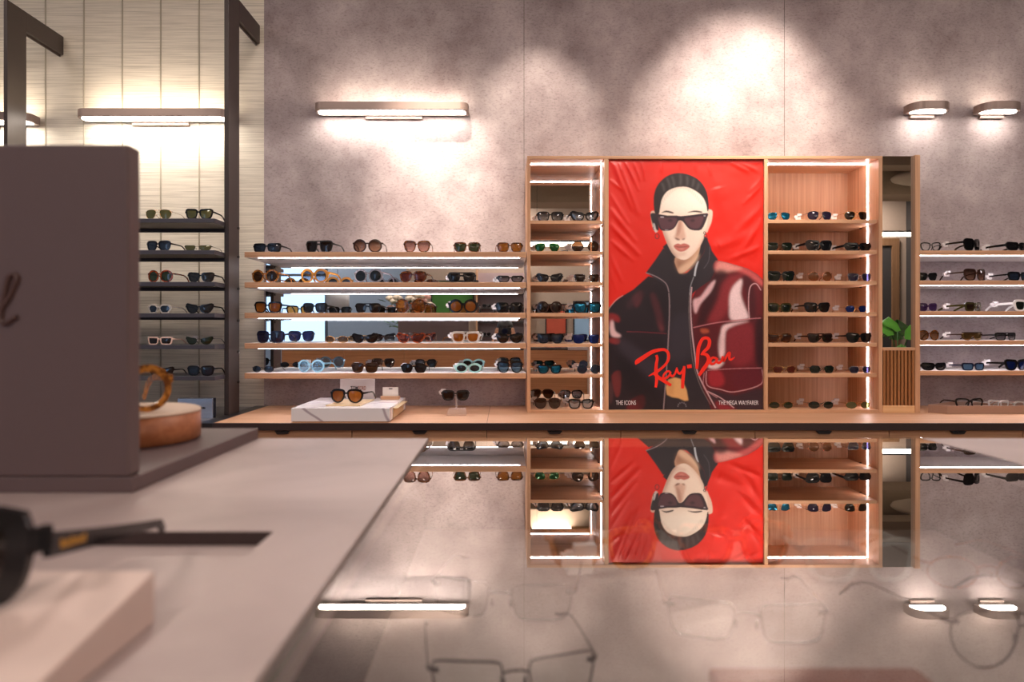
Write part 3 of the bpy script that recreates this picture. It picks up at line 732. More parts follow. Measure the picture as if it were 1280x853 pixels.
row(W_(0), gW, W_TOP[0], YC, [
 (333,36,'black rectangular sunglasses with blue-grey lenses','rect','acetate','black','blue-grey',-6),
 (398,35,'dark flat-topped oversized sunglasses','bigsquare','flat','matte black','dark brown',-12),
 (459,36,'dark brown round sunglasses with gradient lenses','round','acetate','dark brown','brown gradient'),
 (521,33,'oversized butterfly sunglasses with rose gradient lenses','butterfly','acetate','tortoise','rose gradient'),
 (584,33,'dark square sunglasses with green lenses','square','acetate','tortoise','green',3),
 (637.5,32,'square sunglasses with amber-brown lenses','square','acetate','tortoise','amber',4)])
row(W_(1), gW, W_TOP[1], YC, [
 (330.5,35,'round amber tortoise sunglasses','round','acetate','amber tortoise','brown',-8),
 (392,36,'honey yellow round sunglasses with grey lenses','round','bold','honey','grey gradient',-12),
 (459.5,37,'smoky translucent round sunglasses','round','acetate','clear grey','grey',-12),
 (516,34,'tortoise aviator sunglasses with red-brown lenses','aviator','acetate','tortoise','red-brown',-8),
 (577,34,'black flat-topped visor sunglasses','square','flat','matte black','dark grey',2,-1),
 (638,33,'slim black sunglasses with gradient grey lenses','slim','acetate','black','grey gradient',4,-1)])
row(W_(2), gW, W_TOP[2], YC, [
 (334,36,'black square sunglasses with orange lenses','square','acetate','black','orange',-8),
 (393,32,'black square sunglasses with grey lenses','square','acetate','black','grey',-8),
 (459.5,32,'black flat-browed sunglasses with brown lenses','square','flat','black','dark brown',-4),
 (513,38,'round tortoise sunglasses with white temples','round','acetate','tortoise','amber',-4,-1),
 (579,36,'round black sunglasses with orange lenses','round','bold','black','orange',3,-1),
 (637,34,'square black sunglasses with clear tag','square','acetate','black','dark grey',4,-1)])
row(W_(3), gW, W_TOP[3], YC, [
 (337,36,'large black square sunglasses with violet lenses','bigsquare','acetate','navy','violet',-8),
 (420,30,'fine gold wire glasses with pale brown lenses','oval','metal','gold','tan gradient',-12),
 (456,34,'black cat-eye sunglasses with dark lenses','cat','acetate','black','dark brown',-5),
 (513,36,'pinkish brown cat-eye sunglasses','cat','acetate','red tortoise','red-brown',-6,-1),
 (582,36,'clear-framed square sunglasses with orange lenses','square','bold','clear','orange',4,-1),
 (637,34,'black half-moon sunglasses with brown lenses','cat','acetate','black','brown',4,-1)])
row(W_(4), gW, W_TOP[4], YC, [
 (328,28,'small grey wire-rimmed oval sunglasses','oval','metal','gunmetal','blue-grey',-8,0,.04),
 (388,34,'pale blue translucent sunglasses with round lenses','round','acetate','pale blue','pale blue',-10,-1,.05),
 (455.5,33,'brown square sunglasses','square','acetate','dark brown','brown',0,-1),
 (517,32,'black hexagonal sunglasses','hex','acetate','black','dark grey',0,-1),
 (585,33,'pale mint oval sunglasses','oval','bold','mint','grey',0,-1),
 (637.5,32,'black butterfly sunglasses with blue gradient lenses','butterfly','acetate','black','blue gradient',0,-1)])
NN = ['top','second','third','fourth','fifth','sixth','bottom']
def N_(i): return 'on %s shelf of the mirrored niche' % NN[i]
gN = 'sunglasses in the mirrored niche'
row(N_(0), gN, N_TOP[0], YC+.02, [
 (688,33,'black patterned square sunglasses with silver accents','square','acetate','black','grey gradient',2,-1),
 (731,36,'black cat-eye sunglasses with grey mirror lenses','cat','bold','black','silver mirror',4,-1)])
row(N_(1), gN, N_TOP[1], YC+.02, [
 (684,31,'green-lensed metal aviator sunglasses','aviator','metal','gold','green mirror',0,-1),
 (732,34,'round gunmetal sunglasses with brown lenses','round','metal','gunmetal','brown',4,-1)])
row(N_(2), gN, N_TOP[2], YC+.02, [
 (687,33,'black cat-eye sunglasses with dark lenses','cat','acetate','black','grey',0,-1),
 (734,32,'silver square sunglasses with dark brown lenses','square','metal','silver','dark brown',6,-1)])
row(N_(3), gN, N_TOP[3], YC+.02, [
 (687,32,'round dark brown sunglasses','round','acetate','dark brown','dark brown',0,-1),
 (734.5,36,'black square sunglasses with bright blue lenses','square','acetate','black','teal mirror',6,-1)])
row(N_(4), gN, N_TOP[4], YC+.02, [
 (688,33,'black thick-rimmed sunglasses with dark blue lenses','wayfarer','acetate','black','blue-grey',0,-1),
 (733,34,'square sunglasses with vivid blue mirror lenses','square','metal','gunmetal','deep blue',6,-1)])
row(N_(5), gN, N_TOP[5], YC+.02, [
 (687,30,'black sunglasses with teal lenses','wayfarer','acetate','black','teal mirror',0,-1),
 (736,29,'round wire sunglasses with blue-grey lenses','round','metal','black wire','blue-grey',0,-1)])
row(N_(6), gN, N_TOP[6], YC+.02, [
 (684.5,33,'brown flat-topped aviator sunglasses','aviator','acetate','dark brown','brown',0,-1),
 (726.5,32,'black square sunglasses with silver mirrored lenses','square','acetate','black','silver mirror',2,-1)])
def R_(i): return 'on %s shelf of the wood-backed niche' % NN[i]
gR = 'sunglasses in the wood-backed niche'
row(R_(0), gR, R_TOP[0], YC+.004, [
 (974,28,'rimless-looking aviators with bright blue lenses','aviator','thin','gold','teal mirror'),
 (1025.5,31,'black wire aviators with red-brown lenses','aviator','metal','black wire','violet',5,-1),
 (1071,30,'gold wire aviators with brown lenses','aviator','metal','gold','dark brown',6,-1)])
row(R_(1), gR, R_TOP[1], YC+.004, [
 (975,32,'black square aviator sunglasses','square','metal','black wire','dark green'),
 (1025,34,'thick black sunglasses with broad temples','wayfarer','bold','black','dark grey',6,-1),
 (1074,36,'low wide black sunglasses','slim','bold','black','black',8,-1)])
row(R_(2), gR, R_TOP[2], YC+.004, [
 (977,34,'black sunglasses with dark green lenses','wayfarer','acetate','black','dark green'),
 (1026,30,'round copper wire sunglasses with tan lenses','round','metal','copper','tan gradient',2,-1),
 (1075.5,30,'silver square sunglasses with violet lenses','square','metal','silver','violet',4,-1)])
row(R_(3), gR, R_TOP[3], YC+.004, [
 (975,30,'dark square sunglasses with olive lenses','square','acetate','olive','dark green'),
 (1022.5,33,'black sunglasses with brown lenses','wayfarer','acetate','black','dark brown',4,-1),
 (1071,28,'gold hexagonal sunglasses with blue lenses','hex','metal','gold','deep blue',4,-1)])
row(R_(4), gR, R_TOP[4], YC+.004, [
 (975,30,'tortoise square sunglasses with gradient lenses','square','acetate','tortoise','brown gradient'),
 (1026,32,'brow-line sunglasses with brown lenses','wayfarer','flat','dark brown','dark brown',4,-1),
 (1075,33,'black sunglasses with blackish lenses','wayfarer','acetate','black','black',6,-1)])
row(R_(5), gR, R_TOP[5], YC+.004, [
 (981,29,'gold hexagonal sunglasses with dark red lenses','hex','metal','gold','red-brown'),
 (1028,31,'black hexagonal wire sunglasses with green lenses','hex','metal','black wire','dark green',2,-1),
 (1076,28,'silver hexagonal sunglasses with violet lenses','hex','metal','silver','violet',5,-1)])
row(R_(6), gR, R_TOP[6], YC+.004, [
 (977,30,'thin gold oval sunglasses with green lenses','oval','thin','gold','green',0,0,.03),
 (1027,31,'thin black oval sunglasses with green lenses','oval','metal','black wire','dark green',0,-1,.03),
 (1073.5,31,'thin gold oval sunglasses with olive-brown lenses','oval','thin','gold','olive',4,-1,.03)])
def S_(i): return 'on %s plaster-backed shelf' % ['topmost','second','middle','fourth','lowest'][i]
gS = 'sunglasses on the plaster-backed shelves'
row(S_(0), gS, S_TOP[0], YC, [
 (1164,24,'black butterfly glasses with clear lenses','butterfly','acetate','black','clear',-5),
 (1218,31,'large black square sunglasses turned sideways','bigsquare','bold','black','black',28,-1),
 (1274,36,'black wraparound sunglasses cut off by picture edge','slim','bold','black','dark grey',20,-1)])
row(S_(1), gS, S_TOP[1], YC, [
 (1160,27,'black sunglasses with crystal lower rims','wayfarer','acetate','black','dark grey',6),
 (1221,34,'brown oversized square sunglasses turned sideways','bigsquare','acetate','dark brown','brown gradient',18,-1),
 (1276,34,'small black rectangular sunglasses with clear tag','rect','acetate','black','blue-grey',16,-1)])
row(S_(2), gS, S_TOP[2], YC, [
 (1160.5,26,'plum square sunglasses with purple lenses','square','acetate','plum','purple',6),
 (1219,30,'olive-black rectangular sunglasses turned sideways','rect','bold','olive','brown',26,-1),
 (1283,34,'white sunglasses with dark green lenses','square','bold','white','dark green',18,-1)])
row(S_(3), gS, S_TOP[3], YC, [
 (1162,28,'tortoise round sunglasses with pinkish lenses','round','acetate','tortoise','tan gradient',6),
 (1216.5,30,'single-lens brown visor sunglasses','shield','acetate','dark brown','bronze mirror',10,-1),
 (1259,31,'black square sunglasses with gradient grey lenses','rect','flat','black','grey gradient',14)])
row(S_(4), gS, S_TOP[4], YC, [
 (1169,34,'low black sunglasses with broad temple','slim','bold','black','dark grey',8,0),
 (1218,30,'navy rectangular sunglasses with sky blue lenses','rect','acetate','navy','sky blue',6,-1),
 (1272,34,'black sunglasses with deep blue lenses','wayfarer','bold','black','deep blue',16,-1)])
def D_(i): return 'on %s charcoal shelf of the black frame' % ['topmost','second','third','fourth','fifth','lowest'][i]
gD = 'sunglasses on the charcoal shelves'
row(D_(0), gD, D_TOP[0], DYF, [
 (197,33,'gold aviator sunglasses with olive lenses','aviator','metal','gold','olive',-4),
 (248,35,'black sunglasses with olive lenses','wayfarer','acetate','black','olive',-1)])
row(D_(1), gD, D_TOP[1], DYF, [
 (197,32,'black square sunglasses with blue lenses','square','acetate','black','blue-grey',-8),
 (246.5,34,'slim gold cat-eye sunglasses with brown lenses','slim','metal','black wire','olive',-1)])
row(D_(2), gD, D_TOP[2], DYF, [
 (199,33,'round red tortoise sunglasses with green lenses','round','acetate','red tortoise','green',-8),
 (250.5,33,'black sunglasses with grey-green lenses','wayfarer','acetate','black','grey',1)])
row(D_(3), gD, D_TOP[3], DYF, [
 (198,31,'clear pink sunglasses with grey lenses','hex','acetate','clear','blue-grey',-10),
 (248.5,35,'black cat-eye sunglasses with grey-green lenses','cat','acetate','black','grey',0)])
row(D_(4), gD, D_TOP[4], DYF, [
 (199,32,'pale pink square sunglasses with dark lenses','rect','acetate','pale pink','dark brown',-4),
 (248.5,34,'black oval cat-eye sunglasses','cat','metal','black wire','green',0,-1)])
row(D_(5), gD, D_TOP[5], DYF, [
 (200.5,32,'black winged cat-eye sunglasses','cat','acetate','black','grey',-2,-1),
 (250,33,'dark square sunglasses with blue-grey lenses','square','acetate','black','blue-grey',1,-1)])
# display pairs
glasses('black aviator sunglasses with orange lenses', 'on the marble block', 'aviator', 'acetate', 'black', 'orange', (PX(432.5,3.1), 3.1, zp+.0052), math.radians(-10), .155)
glasses('dark square sunglasses with brown lenses', 'held up by the acrylic stand', 'square', 'acetate', 'matte black', 'dark brown', (PX(569.5,ya), ya-.012, PZ(500.8,ya)), math.radians(4), .128, -1)
# clear eyeglasses in the tan tray
zt_ = ZK+.0202
glasses('black square eyeglasses with clear lenses', 'in the tan tray', 'square', 'acetate', 'black', 'clear', (PX(1213,yt+.045), yt+.045, zt_), math.radians(-3), .130, 0, 'eyeglasses in the tan tray', name='eyeglasses')
for px, rz, lk, fr_, sh in ((1250,8,'clear crystal eyeglasses','crystal','square'),(1282,8,'clear oval eyeglasses','clear','oval')):
    glasses(lk, 'in the tan tray', sh, 'metal' if fr_=='gold' else 'acetate', fr_, 'clear', (PX(px,yt+.04), yt+.04, zt_), math.radians(rz), .112, 0, 'eyeglasses in the tan tray', name='eyeglasses')
# ================================================================ the red banner (printed cloth)
PXL, PXR_, PYT, PYB = 761.1, 954.9, 199.5, 512.5
RES = 2.0
GW, GH = int(round((PXR_-PXL)*RES)), int(round((PYB-PYT)*RES))
gx = PXL + (np.arange(GW+1))/RES * ((PXR_-PXL)*RES/GW); gy = PYT + (np.arange(GH+1))/RES * ((PYB-PYT)*RES/GH)
XX, YY = np.meshgrid(gx, gy)
# traced coordinates use a 4.741x enlargement with its origin at (750,190)
UU, VV = (XX-750)*4.741, (YY-190)*4.741
def L3(c): return np.array(lin(c)[:3])
IMG = np.zeros(XX.shape + (3,)); IMG[:] = L3((228,34,22))
def mask(poly, per=0, soft=3.0):
    P = catmull(poly, per) if per else poly
    P = np.array(P, float)
    x0,x1,y0,y1 = P[:,0].min()-20, P[:,0].max()+20, P[:,1].min()-20, P[:,1].max()+20
    out = np.zeros(XX.shape)
    js = np.where((UU[0]>=x0)&(UU[0]<=x1))[0]; is_ = np.where((VV[:,0]>=y0)&(VV[:,0]<=y1))[0]
    if len(js) == 0 or len(is_) == 0: return out
    sl = (slice(is_[0],is_[-1]+1), slice(js[0],js[-1]+1))
    acc = np.zeros(UU[sl].shape)
    for ox, oy in ((-.6,-.6),(.6,-.6),(-.6,.6),(.6,.6)):
        U, V = UU[sl]+ox, VV[sl]+oy; ins = np.zeros(U.shape, bool)
        a = P[-1]
        for b in P:
            if a[1] != b[1]:
                c = ((a[1]>V) != (b[1]>V)) & (U < (b[0]-a[0])*(V-a[1])/(b[1]-a[1])+a[0]); ins ^= c
            a = b
        acc += ins
    out[sl] = acc/4
    if soft > 0: out = blur(out, soft/2.37)
    return out
def blur(a, s):
    if s < .3: return a
    r = int(max(1, round(s*2.5))); k = np.exp(-.5*(np.arange(-r,r+1)/s)**2); k /= k.sum()
    a = np.pad(a, ((r,r),(r,r)), 'edge')
    a = np.apply_along_axis(lambda v: np.convolve(v, k, 'valid'), 0, a)
    return np.apply_along_axis(lambda v: np.convolve(v, k, 'valid'), 1, a)
def paint(poly, rgb, per=4, soft=2.0, op=1.0, clip=None):
    m = mask(poly, per, soft)*op
    if clip is not None: m = m*clip
    IMG[:] = IMG*(1-m[...,None]) + L3(rgb)*m[...,None]
    return m
def stroke(pts, w, rgb, soft=1.5, op=1.0):
    P = [np.array(p, float) for p in catmull(pts, 5, False)]; Lf, Rt = [], []
    for i,p in enumerate(P):
        d = P[min(i+1,len(P)-1)]-P[max(i-1,0)]; d /= (np.hypot(*d)+1e-9); n_ = np.array([-d[1],d[0]])*w/2
        Lf.append(tuple(p+n_)); Rt.append(tuple(p-n_))
    return paint(Lf+Rt[::-1], rgb, 0, soft, op)
VB = 1545
FIG = np.zeros(XX.shape)
def fig(m):
    global FIG
    FIG = np.maximum(FIG, m)
# left half of the jacket
LJ = [(40,935),(100,880),(140,850),(200,815),(290,735),(400,760),(430,900),(430,VB),(40,VB)]
fig(paint(LJ, (36,27,36), 0, 2))
# right half of the jacket
RJ = [(690,640),(760,655),(880,690),(940,725),(985,770),(985,VB),(640,VB),(600,1400),(545,1200),(535,900),(600,760)]
rj = paint(RJ, (98,24,34), 0, 2); fig(rj)
# shirt and collar
fig(paint([(275,715),(330,640),(378,568),(420,600),(452,690),(475,722),(520,715),(570,665),(618,598),(640,512),(660,560),(668,585),(703,635),(694,690),(660,760),(600,800),(552,840),(540,930),(556,1080),(575,1290),(610,1390),(670,VB),(395,VB),(400,1200),(410,900),(412,838),(395,800),(360,770)], (45,39,47), 0, 2))
paint([(430,640),(470,735),(560,700),(600,640),(560,840),(540,1000),(430,1000)], (40,34,42), 2, 14, .6)
paint([(420,1000),(540,960),(550,1200),(420,1240)], (60,54,66), 2, 20, .5)
# left jacket: folds, reddish leather lights
for poly, c, s_, o_ in (
  ([(195,860),(250,820),(262,850),(225,920),(205,905)], (104,44,52), 8, .7),
  ([(300,850),(330,840),(372,960),(382,1050),(362,1060),(330,960)], (120,52,60), 8, .8),
  ([(170,880),(300,800),(330,780),(180,930)], (70,40,50), 10, .6),
  ([(60,1000),(80,995),(92,1060),(125,1085),(118,1100),(75,1095),(60,1060)], (236,196,200), 5, .9),
  ([(52,960),(110,970),(118,1010),(70,1000),(52,1040)], (150,40,44), 6, .8),
  ([(60,1105),(120,1110),(112,1140),(60,1130)], (150,48,50), 5, .8),
  ([(70,1330),(125,1300),(122,1430),(95,1450)], (112,44,46), 4, .9),
  ([(160,1531),(190,1470),(255,1440),(270,1480),(250,1531)], (118,34,40), 6, .7),
  ([(52,1380),(72,1370),(80,1450),(60,1500)], (96,60,64), 6, .6),
  ([(130,1100),(330,1240),(390,1300),(380,1400),(250,1300),(120,1180)], (58,50,62), 16, .7),
  ([(100,1200),(200,1260),(330,1420),(380,1531),(250,1531),(120,1330)], (22,16,24), 16, .6),
  ([(240,800),(400,820),(400,1040),(300,960)], (26,20,30), 12, .6),
 ): paint(poly, c, 3, s_, o_)
stroke([(160,1066),(260,1068),(400,1078)], 5, (110,40,52))
stroke([(275,715),(340,740),(395,780),(412,830)], 5, (150,130,136)); stroke([(40,950),(95,880),(140,850)], 4, (200,150,150))
# belly
sk = paint([(408,1352),(490,1350),(528,1475),(470,1462),(400,1440)], (222,170,112), 2, 3)
paint([(408,1352),(440,1352),(440,1440),(400,1440)], (196,138,84), 2, 8, .5, sk)
# right jacket leather
for poly, c, s_, o_ in (
  ([(700,640),(800,662),(900,700),(975,765),(972,800),(900,745),(800,700),(690,700)], (214,96,96), 8, .8),
  ([(710,650),(800,672),(850,690),(700,720)], (240,170,160), 8, .6),
  ([(640,800),(700,700),(760,720),(740,800),(650,1000),(575,1040),(590,960)], (46,14,24), 10, .85),
  ([(740,760),(860,720),(820,780),(780,900),(720,1000),(640,1010),(700,880)], (150,46,54), 12, .7),
  ([(556,880),(600,858),(650,790),(690,758),(660,830),(600,900),(570,960)], (238,190,196), 5, .85),
  ([(775,845),(800,790),(850,752),(838,840),(868,930),(888,985),(785,998),(772,920)], (246,214,218), 7, .95),
  ([(850,740),(900,750),(930,860),(925,1000),(890,990),(880,870)], (66,20,30), 8, .8),
  ([(735,1030),(800,1010),(890,1003),(765,1048),(748,1110),(744,1195),(718,1225),(704,1140),(720,1070)], (246,210,214), 6, .95),
  ([(760,1060),(900,1020),(920,1200),(860,1270),(770,1240)], (140,42,52), 14, .8),
  ([(560,1060),(700,1030),(700,1200),(600,1240)], (84,22,32), 14, .8),
  ([(600,1050),(640,1050),(650,1070),(610,1075)], (196,92,60), 5, .7),
  ([(925,1010),(975,1000),(975,1300),(930,1250)], (44,16,26), 10, .9),
  ([(640,1270),(700,1240),(740,1250),(690,1290)], (246,214,216), 6, .9),
  ([(650,1305),(720,1300),(740,1380),(660,1390)], (168,40,52), 8, .8),
  ([(800,1300),(960,1290),(960,1370),(810,1410)], (96,26,40), 10, .8),
  ([(640,1410),(805,1440),(972,1400),(972,VB),(720,VB)], (50,36,46), 8, .9),
  ([(690,1480),(760,1500),(820,1540),(720,1540)], (160,40,50), 8, .7),
 ): paint(poly, c, 3, s_, o_, rj)
for pts, w_, c in (
  ([(556,1042),(700,1012),(890,990),(960,985)], 5, (196,120,128)), ([(560,1052),(700,1024),(890,1000)], 3, (70,16,26)),
  ([(890,990),(886,880),(896,800),(930,780),(960,820)], 5, (222,170,176)),
  ([(640,1296),(800,1286),(968,1282)], 4, (190,120,128)), ([(635,1300),(640,1385),(720,1410),(805,1424),(960,1378),(966,1290)], 5, (206,150,156)),
  ([(548,800),(541,900),(548,1050),(566,1200),(580,1300),(625,1400),(690,1520)], 7, (206,170,176)),
  ([(535,830),(531,950),(540,1100),(556,1250),(600,1390),(660,1500)], 4, (120,104,104)),
  ([(412,835),(416,940),(404,1200),(390,1400),(380,1530)], 6, (150,130,134)),
  ([(640,1420),(720,1460),(800,1520)], 5, (214,170,176)), ([(622,1310),(622,1400),(700,1460)], 4, (186,130,138))): stroke(pts, w_, c)
stroke([(585,645),(572,690),(565,735)], 10, (196,200,210)); stroke([(655,560),(650,640),(620,690)], 4, (88,82,90)); stroke([(560,740),(540,800),(538,850)], 4, (150,150,158))
# neck, face
fig(paint([(376,560),(420,640),(455,712),(480,726),(560,680),(620,600),(645,512),(600,480),(400,540)], (42,36,44), 0, 2))
fig(paint([(448,628),(460,690),(478,720),(520,700),(565,650),(592,592),(600,500),(520,560)], (206,160,132), 3, 2))
paint([(452,632),(490,640),(560,610),(500,660),(464,700)], (150,104,84), 3, 10, .8)
paint([(470,690),(540,650),(590,600),(575,650),(500,716)], (232,196,168), 3, 8, .7)
fig(paint([(640,345),(655,338),(672,352),(666,410),(650,450),(636,478),(630,420)], (236,198,180), 4, 2))
fig(paint([(304,356),(330,350),(345,400),(346,470),(322,462),(310,420)], (222,180,162), 4, 2))
fa = paint([(352,300),(372,245),(430,208),(500,200),(575,215),(625,270),(643,340),(640,420),(626,490),(600,550),(560,602),(520,634),(484,636),(444,612),(412,562),(384,495),(364,430),(352,370)], (246,222,206), 4, 2); fig(fa)
paint([(352,420),(372,440),(400,500),(430,570),(470,630),(440,630),(400,570),(370,490)], (176,124,104), 3, 12, .9, fa)
paint([(640,440),(620,500),(570,590),(530,636),(600,600),(640,520)], (214,166,144), 3, 10, .8, fa)
paint([(380,250),(480,225),(590,240),(620,330),(500,350),(370,330)], (254,240,228), 3, 20, .7, fa)
paint([(470,410),(492,405),(505,470),(512,505),(480,520),(440,508),(455,480)], (214,166,146), 3, 6, .8, fa)
paint([(470,405),(486,410),(480,470),(462,500),(455,490)], (176,122,104), 3, 6, .7, fa)
paint([(448,506),(470,512),(478,520),(460,520)], (110,66,58), 3, 3, .9); paint([(490,514),(508,508),(505,517),(494,520)], (120,72,62), 3, 3, .8)
paint([(455,590),(480,600),(520,592),(500,610),(470,610)], (206,156,136), 3, 8, .7, fa)
paint([(440,556),(464,541),(482,546),(504,540),(537,556),(512,582),(482,590),(458,580)], (198,112,102), 3, 2)
paint([(440,556),(482,560),(537,556),(482,566)], (128,56,54), 3, 2, .9); paint([(470,570),(505,568),(490,580)], (222,146,136), 3, 4, .7)
# hair
fig(paint([(330,365),(321,300),(326,240),(350,185),(400,140),(465,121),(540,134),(600,172),(638,235),(650,320),(642,352),(634,310),(615,268),(585,238),(540,212),(500,203),(445,210),(398,235),(370,280),(360,330),(352,366)], (40,33,36), 3, 2))
for u0,v0,u1,v1 in ((400,150,420,215),(430,140,445,205),(520,140,520,200),(560,155,550,205),(590,180,575,225),(370,180,385,230),(480,128,480,195)):
    stroke([(u0,v0),((u0+u1)/2+3,(v0+v1)/2),(u1,v1)], 9, (112,104,106), 6, .45)
for k_ in range(26):
    a_ = k_/25.; u0 = 362+250*a_; v0 = 300-95*math.sin(PI*min(1,a_*1.02)) ; stroke([(u0,v0-14),(u0+(.5-a_)*8,v0),(u0+(.5-a_)*14,v0+9)], 3.5, (60,48,48), 2.5, .4)
# brows, sunglasses, earrings
paint([(366,360),(395,345),(436,354),(436,363),(395,355)], (64,50,52), 3, 2); paint([(520,358),(562,345),(606,350),(606,358),(562,354)], (64,50,52), 3, 2)
paint([(303,364),(336,364),(346,405),(352,462),(330,452),(312,415)], (44,36,44), 3, 2)
paint([(326,364),(400,374),(460,375),(485,378),(560,370),(642,360),(640,385),(628,418),(606,458),(570,464),(535,456),(512,432),(492,408),(470,406),(452,440),(425,462),(385,466),(360,458),(346,425),(334,395)], (50,36,46), 2, 1.5)
paint([(350,384),(400,388),(455,390),(456,412),(440,444),(410,455),(378,457),(362,440)], (92,58,68), 3, 3, .95)
paint([(505,392),(560,385),(616,378),(612,410),(594,446),(566,453),(540,446),(520,424)], (94,58,66), 3, 3, .95)
for u_ in (420,553): paint([(u_-16,404),(u_,394),(u_+16,404),(u_,414)], (52,34,44), 3, 4, .8)
paint([(362,380),(382,380),(382,387),(362,387)], (190,180,190), 0, 1.5, .9)
paint([(388,458),(410,460),(408,463),(390,463)], (190,180,190), 0, 1.5, .8)
for u_ in (622,628): paint([(u_-2,372),(u_+2,372),(u_+1,380),(u_-2,380)], (200,190,196), 0, 1, .8)
for cu_, cv_, r_ in ((342,498,15),(326,450,10),(630,498,11),(624,478,7)):
    stroke([(cu_+r_*math.cos(a)*.8, cv_+r_*math.sin(a)) for a in np.linspace(0,2*PI,12)], 4, (58,52,58), 1.2)
paint([(318,425),(328,425),(338,470),(330,472)], (210,206,210), 3, 2, .8)
# crest at the hem
for i in range(7):
    a = PI*(1.0+i/6.); u_, v_ = 490+24*math.cos(a), 1510+22*math.sin(a)
    paint([(u_-4,v_),(u_,v_-5),(u_+4,v_),(u_,v_+5)], (150,146,156), 0, 1.5, .8)
# fine leather / print grain
rng = np.random.default_rng(3)
gr = blur(rng.normal(size=XX.shape), .8)*.10*np.clip(rj+.3*FIG,0,1)
IMG *= np.clip(1+gr[...,None], .5, 1.6)
IMG = np.clip(IMG, 0, 1)
# ---- cloth relief in the plain red field
free = blur(1-np.clip(FIG,0,1), 9)
T = (YY-PYT)/(PYB-PYT); S = (XX-PXL)/(PXR_-PXL)
fold = np.zeros(XX.shape)
def ridge(u0, v0, u1, v1, w, h):
    global fold
    a = np.array([u0,v0],float); b = np.array([u1,v1],float); d = b-a; Lq = (d**2).sum()
    t = np.clip(((UU-a[0])*d[0]+(VV-a[1])*d[1])/Lq, 0, 1)
    dist = np.hypot(UU-(a[0]+t*d[0]), VV-(a[1]+t*d[1]))
    fold += h*np.exp(-(dist/w)**2)*np.clip(1-t*.8, 0, 1)*np.minimum(1, t*8+.4)
for r_ in ((75,50,190,330,16,5.5),(110,48,230,360,14,4.5),(150,48,230,220,10,4),(200,48,240,160,9,3),(250,48,270,160,9,3),(370,48,365,110,9,3),(480,48,480,90,10,2.5),(560,48,575,110,10,2.5),(640,48,660,130,10,3),
          (780,52,880,110,14,5),(830,50,960,120,14,5),(900,60,970,60,10,3),(972,150,900,230,14,4),(972,190,860,300,14,3.5),(972,320,800,480,22,3.5),(972,400,820,620,20,3.5),(960,560,760,640,16,2.5),
          (55,160,130,220,12,4),(55,240,170,420,14,4),(55,330,210,520,16,4.5),(55,420,230,600,16,4.5),(60,520,200,640,14,3),(55,600,130,760,14,3.5),(55,700,100,820,12,2.5),(700,200,760,420,40,3),(700,560,900,480,30,3)):
    ridge(*r_)
fold += 1.0*blur(rng.normal(size=XX.shape), 10)*8
fold *= np.clip(free,0,1)
edge = np.minimum(1, np.minimum(np.minimum(S, 1-S)*14, T*26))
fold = np.clip(fold, -1.2, 9)*1.9*edge
ban = thing('banner', 'red cloth banner of a person in sunglasses and maroon jacket inside the oak cabinet', 'banner', ((PX(PXL,YC)+PX(PXR_,YC))/2, YC+.02, PZ(PYB,YC)))
YB_ = YC+.013
vx = (XX-CX)*YC/F; vz = ZC-(YY-CY)*YC/F; vy = YB_ - fold*.001
Lb = abs_loc(ban)
co = np.stack([vx-Lb.x, vy-Lb.y, vz-Lb.z], -1).reshape(-1,3)
nx, ny = GW+1, GH+1
idx = np.arange(nx*ny).reshape(ny,nx)
# seen from -Y: x right, rows downward
q = np.stack([idx[:-1,:-1], idx[1:,:-1], idx[1:,1:], idx[:-1,1:]], -1).reshape(-1,4)
me = bpy.data.meshes.new('printed_cloth')
me.vertices.add(len(co)); me.vertices.foreach_set('co', co.ravel())
me.loops.add(len(q)*4); me.loops.foreach_set('vertex_index', q.ravel().astype(np.int32))
me.polygons.add(len(q)); me.polygons.foreach_set('loop_start', np.arange(0,len(q)*4,4,dtype=np.int32)); me.polygons.foreach_set('loop_total', np.full(len(q),4,np.int32)); me.polygons.foreach_set('use_smooth', np.ones(len(q),bool))
me.update(); me.validate()
at = me.color_attributes.new('print', 'FLOAT_COLOR', 'POINT')
at.data.foreach_set('color', np.concatenate([IMG.reshape(-1,3), np.ones((len(co),1))],1).ravel().astype(np.float32))
mb, nt, b = newmat('printed_satin'); b.inputs['Roughness'].default_value = .36; b.inputs['Specular IOR Level'].default_value = .5
an = nt.nodes.new('ShaderNodeVertexColor'); an.layer_name = 'print'; nt.links.new(an.outputs['Color'], b.inputs['Base Color'])
me.materials.append(mb)
o = bpy.data.objects.new('printed_cloth', me); COL.objects.link(o); o.parent = ban
M().box(PX(PXL,YC), PX(PXR_,YC), YB_+.002, YB_+.010, PZ(PYB,YC), PZ(PYT,YC)).build('stretcher_board', M_DARKEDGE, ban)
